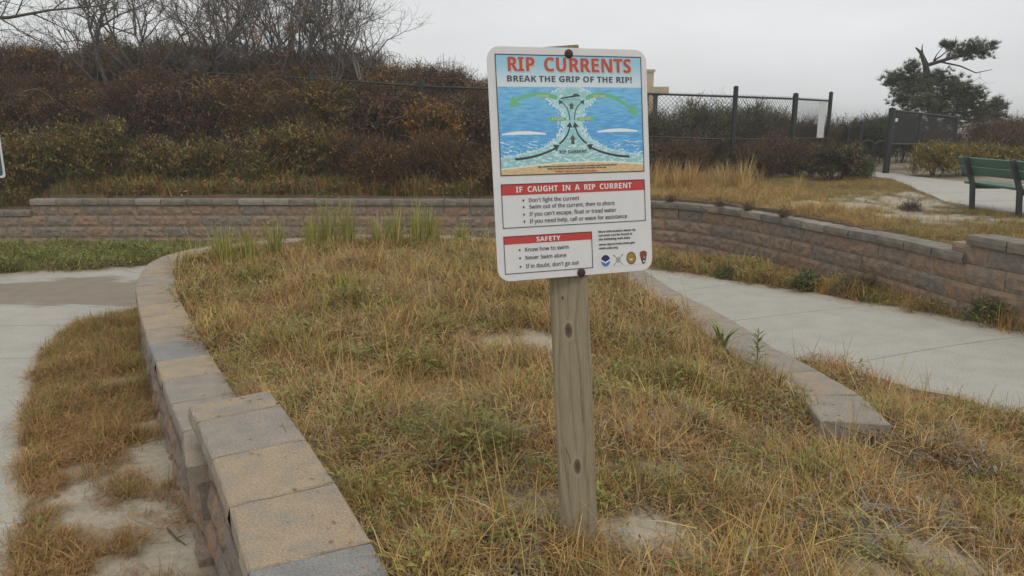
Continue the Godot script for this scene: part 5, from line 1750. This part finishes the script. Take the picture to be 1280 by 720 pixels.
	shrub("grey_shrub", "small dark grey shrub on the bank's sand patch", "", Vector3(6.05, u(6.05, -11.3), -11.3), 0.2, 0.16, 0.16, 60, "small", [Color(0.10, 0.09, 0.08), Color(0.13, 0.11, 0.09)], 1671, 10, 0.35, "shrub", 0.0, 0.35)
	# dead weeds hanging over the cap
	n = 0
	for q in [[2.70, -12.62], [3.32, -11.9], [3.58, -11.3], [3.86, -10.5]]:
		shrub("cap_weed", "withered weed hanging over the cap of the curved wall", "weeds on the curved wall's cap", Vector3(q[0], 0.325, q[1] - 0.03), 0.10, 0.10, 0.12, 22, "small", [rust * 0.8, olive * 0.9, brown * 0.8], 1680 + n, 5, 0.38, "weed", 0.0, 0.3)
		n += 1

func build_plants() -> void:
	var r := RandomNumberGenerator.new()
	r.seed = 91
	# clumps of tall green grass at the back of the planter
	var spots := [[-3.38, -8.62, 0.9], [-3.15, -8.75, 0.75], [-2.92, -9.05, 0.9], [-2.62, -9.6, 0.9], [-2.42, -9.75, 1.1], [-2.20, -9.85, 1.05], [-1.80, -9.9, 0.75], [-1.62, -10.1, 0.95], [-1.30, -10.1, 1.05], [-1.12, -10.2, 0.85], [-0.70, -10.0, 0.55], [-1.55, -6.85, 0.40]]
	for i in spots.size():
		var q: Array = spots[i]
		var mb := MB.new()
		for k in 150:
			var a := r.randf() * TAU
			var w := r.randf_range(0.7, 1.3)
			var c := Color(0.36, 0.34, 0.065) if r.randf() < 0.6 else (Color(0.22, 0.25, 0.055) if r.randf() < 0.7 else Color(0.42, 0.33, 0.14))
			blade(mb, Vector3(cos(a), 0, sin(a)) * r.randf_range(0, 0.13) - Vector3(0, 0.02, 0), a + r.randf_range(-0.8, 0.8), r.randf_range(0.25, 0.80) * q[2], r.randf_range(0.006, 0.011), r.randf_range(0.02, 0.38), Color(c.r * w, c.g * w, c.b * w), 4)
		var o := part("tall_grass_clump", mb.mesh(), M.blade, self, Transform3D(Basis.IDENTITY, Vector3(q[0], h(q[0], q[1]), q[1])))
		tag(o, "short green grass clump in the planter's middle left" if i == 11 else ("yellow-green grass clump on the planter's left edge by the wall bend" if i < 3 else "tall yellow-green grass clump at the back of the planter"), "grass clump", "tall grass clumps at the back of the planter")
	# weed with strap leaves at the kerb
	var mb := MB.new()
	for k in 13:
		var a := -0.3 + k * 0.50 + r.randf_range(-0.2, 0.2)
		var w := r.randf_range(0.8, 1.2)
		blade(mb, Vector3(cos(a), 0, sin(a)) * 0.02, a, r.randf_range(0.18, 0.32), 0.028, r.randf_range(0.3, 0.9), Color(0.17 * w, 0.22 * w, 0.06 * w), 5)
	var o := part("strap_leaf_weed", mb.mesh(), M.leaf, self, Transform3D(Basis.IDENTITY, Vector3(1.50, h(1.5, -5.12), -5.12)))
	tag(o, "green strap-leaved weed growing over the kerb", "weed")
	# upright weed with a leafy stem
	var st := base("leafy_weed", Vector3(1.585, h(1.585, -4.62), -4.62))
	tag(st, "upright green weed with whorled narrow leaves beside the kerb", "weed")
	var sb := MB.new()
	sb.tube([Vector3(0, -0.03, 0), Vector3(0.006, 0.12, 0), Vector3(0.0, 0.25, 0.004)], [0.005, 0.004, 0.0025], 6, Color(0.2, 0.16, 0.09))
	st.scale = Vector3.ONE * 1.25
	part("stem", sb.mesh(), M.leaf, st)
	for k in 26:
		var t := k / 25.0
		var a := k * 2.4
		var lb := MB.new()
		var w := r.randf_range(0.85, 1.2)
		leaf(lb, Vector3(0.003, 0.07 + 0.18 * t, 0), Vector3(cos(a), 0.15 + 0.9 * t, sin(a)).normalized(), lerpf(0.105, 0.06, t), lerpf(0.022, 0.014, t), Color(0.15 * w, 0.195 * w, 0.075 * w), lerpf(0.35, 0.0, t))
		part("leaf", lb.mesh(), M.leaf, st)
	# withered stalks standing at the kerb
	var k2 := 0
	for q in [[1.36, -6.05, 0.13], [1.16, -7.0, 0.17]]:
		var wb := MB.new()
		wb.tube([Vector3.ZERO, Vector3(0.01, q[2] * 0.6, 0), Vector3(0.03, q[2], 0)], [0.004, 0.003, 0.002], 5, Color(0.16, 0.1, 0.05))
		for i in 7:
			leaf(wb, Vector3(0.012, q[2] * r.randf_range(0.2, 1.0), 0), jit(r).normalized(), 0.04, 0.014, Color(0.2, 0.15, 0.06))
		var wo := part("withered_stalk", wb.mesh(), M.leaf, self, Transform3D(Basis.IDENTITY, Vector3(q[0], h(q[0], q[1]), q[1])))
		tag(wo, ["short withered stalk leaning over the kerb's middle", "brown withered stalk at the kerb's far end"][k2], "weed")
		k2 += 1
	# things lying on the verge
	var lf := MB.new()
	for i in 5:
		leaf(lf, jit(r, 0.015), Vector3(1, r.randf_range(0.0, 0.2), r.randf_range(-0.6, 0.6)).normalized(), 0.075, 0.035, Color(0.62, 0.40, 0.10), r.randf_range(-0.2, 0.3))
	var yo := part("fallen_leaf", lf.mesh(), M.leaf, self, Transform3D(Basis.IDENTITY, Vector3(-2.95, h(-2.95, -4.91) + 0.035, -4.91)))
	tag(yo, "curled yellow fallen leaf on the brown verge", "leaf")
	var tb := MB.new()
	tb.tube([Vector3(-0.09, 0.012, -0.09), Vector3(0, 0.015, 0.01), Vector3(0.08, 0.02, 0.08)], [0.006, 0.005, 0.003], 6, Color(0.13, 0.085, 0.05))
	tb.tube([Vector3(0, 0.015, 0.01), Vector3(0.05, 0.03, 0.0)], [0.003, 0.002], 5, Color(0.13, 0.085, 0.05))
	var to := part("fallen_twig", tb.mesh(), M.twig, self, Transform3D(Basis.IDENTITY, Vector3(-1.74, h(-1.74, -3.5), -3.5)))
	tag(to, "thin brown twig lying on the sand by the wall", "twig")
	# dead leaves and crumbs lying on the caps and along the walk's edges
	var xf := []
	var cc := []
	for i in 260:
		var line: Array = [LOW_WALL, KERB, PATH_IN, UPPER_WALL][r.randi() % 4]
		var k3 := r.randi_range(0, line.size() - 2)
		var q: Vector2 = line[k3].lerp(line[k3 + 1], r.randf())
		var t: Vector2 = (line[k3 + 1] - line[k3]).normalized()
		var y := 0.0
		if line == PATH_IN:
			q += Vector2(t.y, -t.x) * absf(r.randfn(0.0, 0.14))
			if not Geometry2D.is_point_in_polygon(q, path_poly): continue
			y = g(q.x, q.y) + 0.004
		else:
			if line == LOW_WALL and k3 < 4: continue
			q += Vector2(-t.y, t.x) * (0.30 - absf(r.randfn(0.0, 0.10)))
			y = {0: 0.0421, 1: 0.0221, 3: 0.2471}[[LOW_WALL, KERB, PATH_IN, UPPER_WALL].find(line)]
		xf.append(Transform3D(Basis(Vector3.UP, r.randf() * TAU).scaled(Vector3.ONE * r.randf_range(0.4, 1.1)), Vector3(q.x, y + 0.002, q.y)))
		cc.append(vary([TAN, RUST, GREY, STRAW][r.randi() % 4], r, 0.4))
	var lm := MB.new()
	leaf(lm, Vector3(-0.012, 0.0, 0), Vector3(1, 0.08, 0.1).normalized(), 0.026, 0.012, Color.WHITE, 0.05)
	var lit := base("leaf_litter")
	tag(lit, "scattered dead leaves on the wall caps and along the walk", "", "", "stuff")
	many("dead_leaves", lm.mesh(), M.leaf, lit, xf, cc)
	# flat rock half buried in the middle of the planter, and pale stones at the back
	k2 = 0
	for q in [[-0.98, -8.35, 0.26, 0.05, "brown flat stone half buried in the planter's middle"], [-2.72, -8.60, 0.11, 0.05, "pale stone beside the tall grass on the planter's left edge"], [-2.28, -9.15, 0.09, 0.04, "smaller pale stone at the back of the planter"]]:
		var rb := MB.new()
		var ring := []
		for i in 9:
			var a := TAU * i / 9
			ring.append(Vector3(cos(a) * q[2] * r.randf_range(0.8, 1.15), 0, sin(a) * q[2] * 0.5 * r.randf_range(0.8, 1.15)))
		for i in 9:
			var a: Vector3 = ring[i]
			var b: Vector3 = ring[(i + 1) % 9]
			var ta: Vector3 = a * 0.75 + Vector3(0, q[3] * (0.85 + 0.3 * sin(i * 2.1)), 0)
			var tb2: Vector3 = b * 0.75 + Vector3(0, q[3] * (0.85 + 0.3 * sin((i + 1) % 9 * 2.1)), 0)
			rb.quad(a - Vector3(0, 0.04, 0), b - Vector3(0, 0.04, 0), tb2, ta, a + Vector3(0, 0.1, 0))
			rb.tri(Vector3(0, q[3], 0), ta, tb2, Vector3.UP)
		var ro := part("stone", rb.mesh(), M.rock if k2 > 0 else M.soil, self, Transform3D(Basis.IDENTITY, Vector3(q[0], h(q[0], q[1]) + 0.01, q[1])))
		tag(ro, q[4], "stone")
		k2 += 1

func build_house() -> void:
	var o := base("beach_building", Vector3(7.0, u(7, -40), -40.0))
	tag(o, "distant beige flat-roofed building behind the sign", "building")
	var y := 0.5
	var A := MB.new()
	A.box(Vector3(-1.9, 1.25, -1.5), Vector3(5.0, 3.3, 3.0))
	part("wall", A.mesh(), M.dark_wall, o)
	var R := MB.new()
	R.box(Vector3(-1.7, 2.9, -1.5), Vector3(5.6, 0.36, 3.6))
	var roof := part("roof", R.mesh(), M.beige, o)
	var T := MB.new()
	T.box(Vector3(0.15, 3.5, -1.5), Vector3(0.8, 0.85, 0.8))
	T.box(Vector3(0.15, 3.98, -1.5), Vector3(0.92, 0.12, 0.92))
	part("chimney", T.mesh(), M.beige, roof)
	for x in [-3.9, -2.6, -1.3, 0.2]:
		var w := MB.new()
		w.box(Vector3(x, 1.4, 0.12), Vector3(0.22, 2.64, 0.24))
		part("column", w.mesh(), M.beige, o)

# ------------------------------------------------------------------ the scene
func overcast_sky() -> Image:
	var w := 1024
	var hh := 512
	var im := Image.create(w, hh, false, Image.FORMAT_RGB8)
	var f := FastNoiseLite.new()
	f.seed = 3
	f.frequency = 1.3
	f.fractal_octaves = 5
	for y in hh:
		var el := PI * (0.5 - (y + 0.5) / hh)
		for x in w:
			var az := TAU * (x + 0.5) / w
			var d := Vector3(cos(el) * sin(az), sin(el), cos(el) * cos(az))
			var s := Vector3(d.x, d.y * 3.2, d.z)
			var n := f.get_noise_3dv(s * 1.2) * 0.07
			var b := 0.905 + n
			im.set_pixel(x, y, Color(b * 0.992, b, b * 1.004))
	return im

func _ready() -> void:
	nz.seed = 17
	nz.frequency = 0.05
	nz.fractal_octaves = 3
	var cam := Camera3D.new()
	cam.name = "camera"
	cam.position = Vector3(0, 1.6, 0)
	cam.rotation_degrees = Vector3(-12.313, 0, 0)
	cam.fov = 42.32
	cam.near = 0.05
	cam.far = 4000.0
	add_child(cam)
	cam.current = true
	var env := Environment.new()
	env.background_mode = Environment.BG_SKY
	var sky := Sky.new()
	var pano := PanoramaSkyMaterial.new()
	pano.panorama = ImageTexture.create_from_image(overcast_sky())
	sky.sky_material = pano
	env.sky = sky
	env.tonemap_mode = Environment.TONE_MAPPER_LINEAR
	env.tonemap_exposure = 1.0
	env.sdfgi_enabled = true
	env.ssao_enabled = true
	env.ssil_enabled = true
	env.fog_enabled = true
	env.fog_density = 0.0026
	env.fog_light_color = Color(0.86, 0.87, 0.87)
	var we := WorldEnvironment.new()
	we.name = "world_environment"
	we.environment = env
	add_child(we)
	var sun := DirectionalLight3D.new()
	sun.name = "sun"
	sun.light_energy = 0.3
	sun.light_angular_distance = 20.0
	sun.light_color = Color(1.0, 0.97, 0.93)
	sun.shadow_enabled = true
	sun.rotation_degrees = Vector3(-55, 30, 0)
	add_child(sun)
	make_materials()
	make_plan()
	var t0 := Time.get_ticks_msec()
	build_ground()
	build_paths()
	print("ground ", Time.get_ticks_msec() - t0)
	build_walls()
	print("walls ", Time.get_ticks_msec() - t0)
	build_hillside()
	print("hill ", Time.get_ticks_msec() - t0)
	build_house()
	build_fence()
	build_bench()
	build_pine()
	build_bank_plants()
	print("bank ", Time.get_ticks_msec() - t0)
	build_sign()
	print("sign ", Time.get_ticks_msec() - t0)
	make_tufts()
	build_turf()
	print("turf ", Time.get_ticks_msec() - t0)
	build_plants()
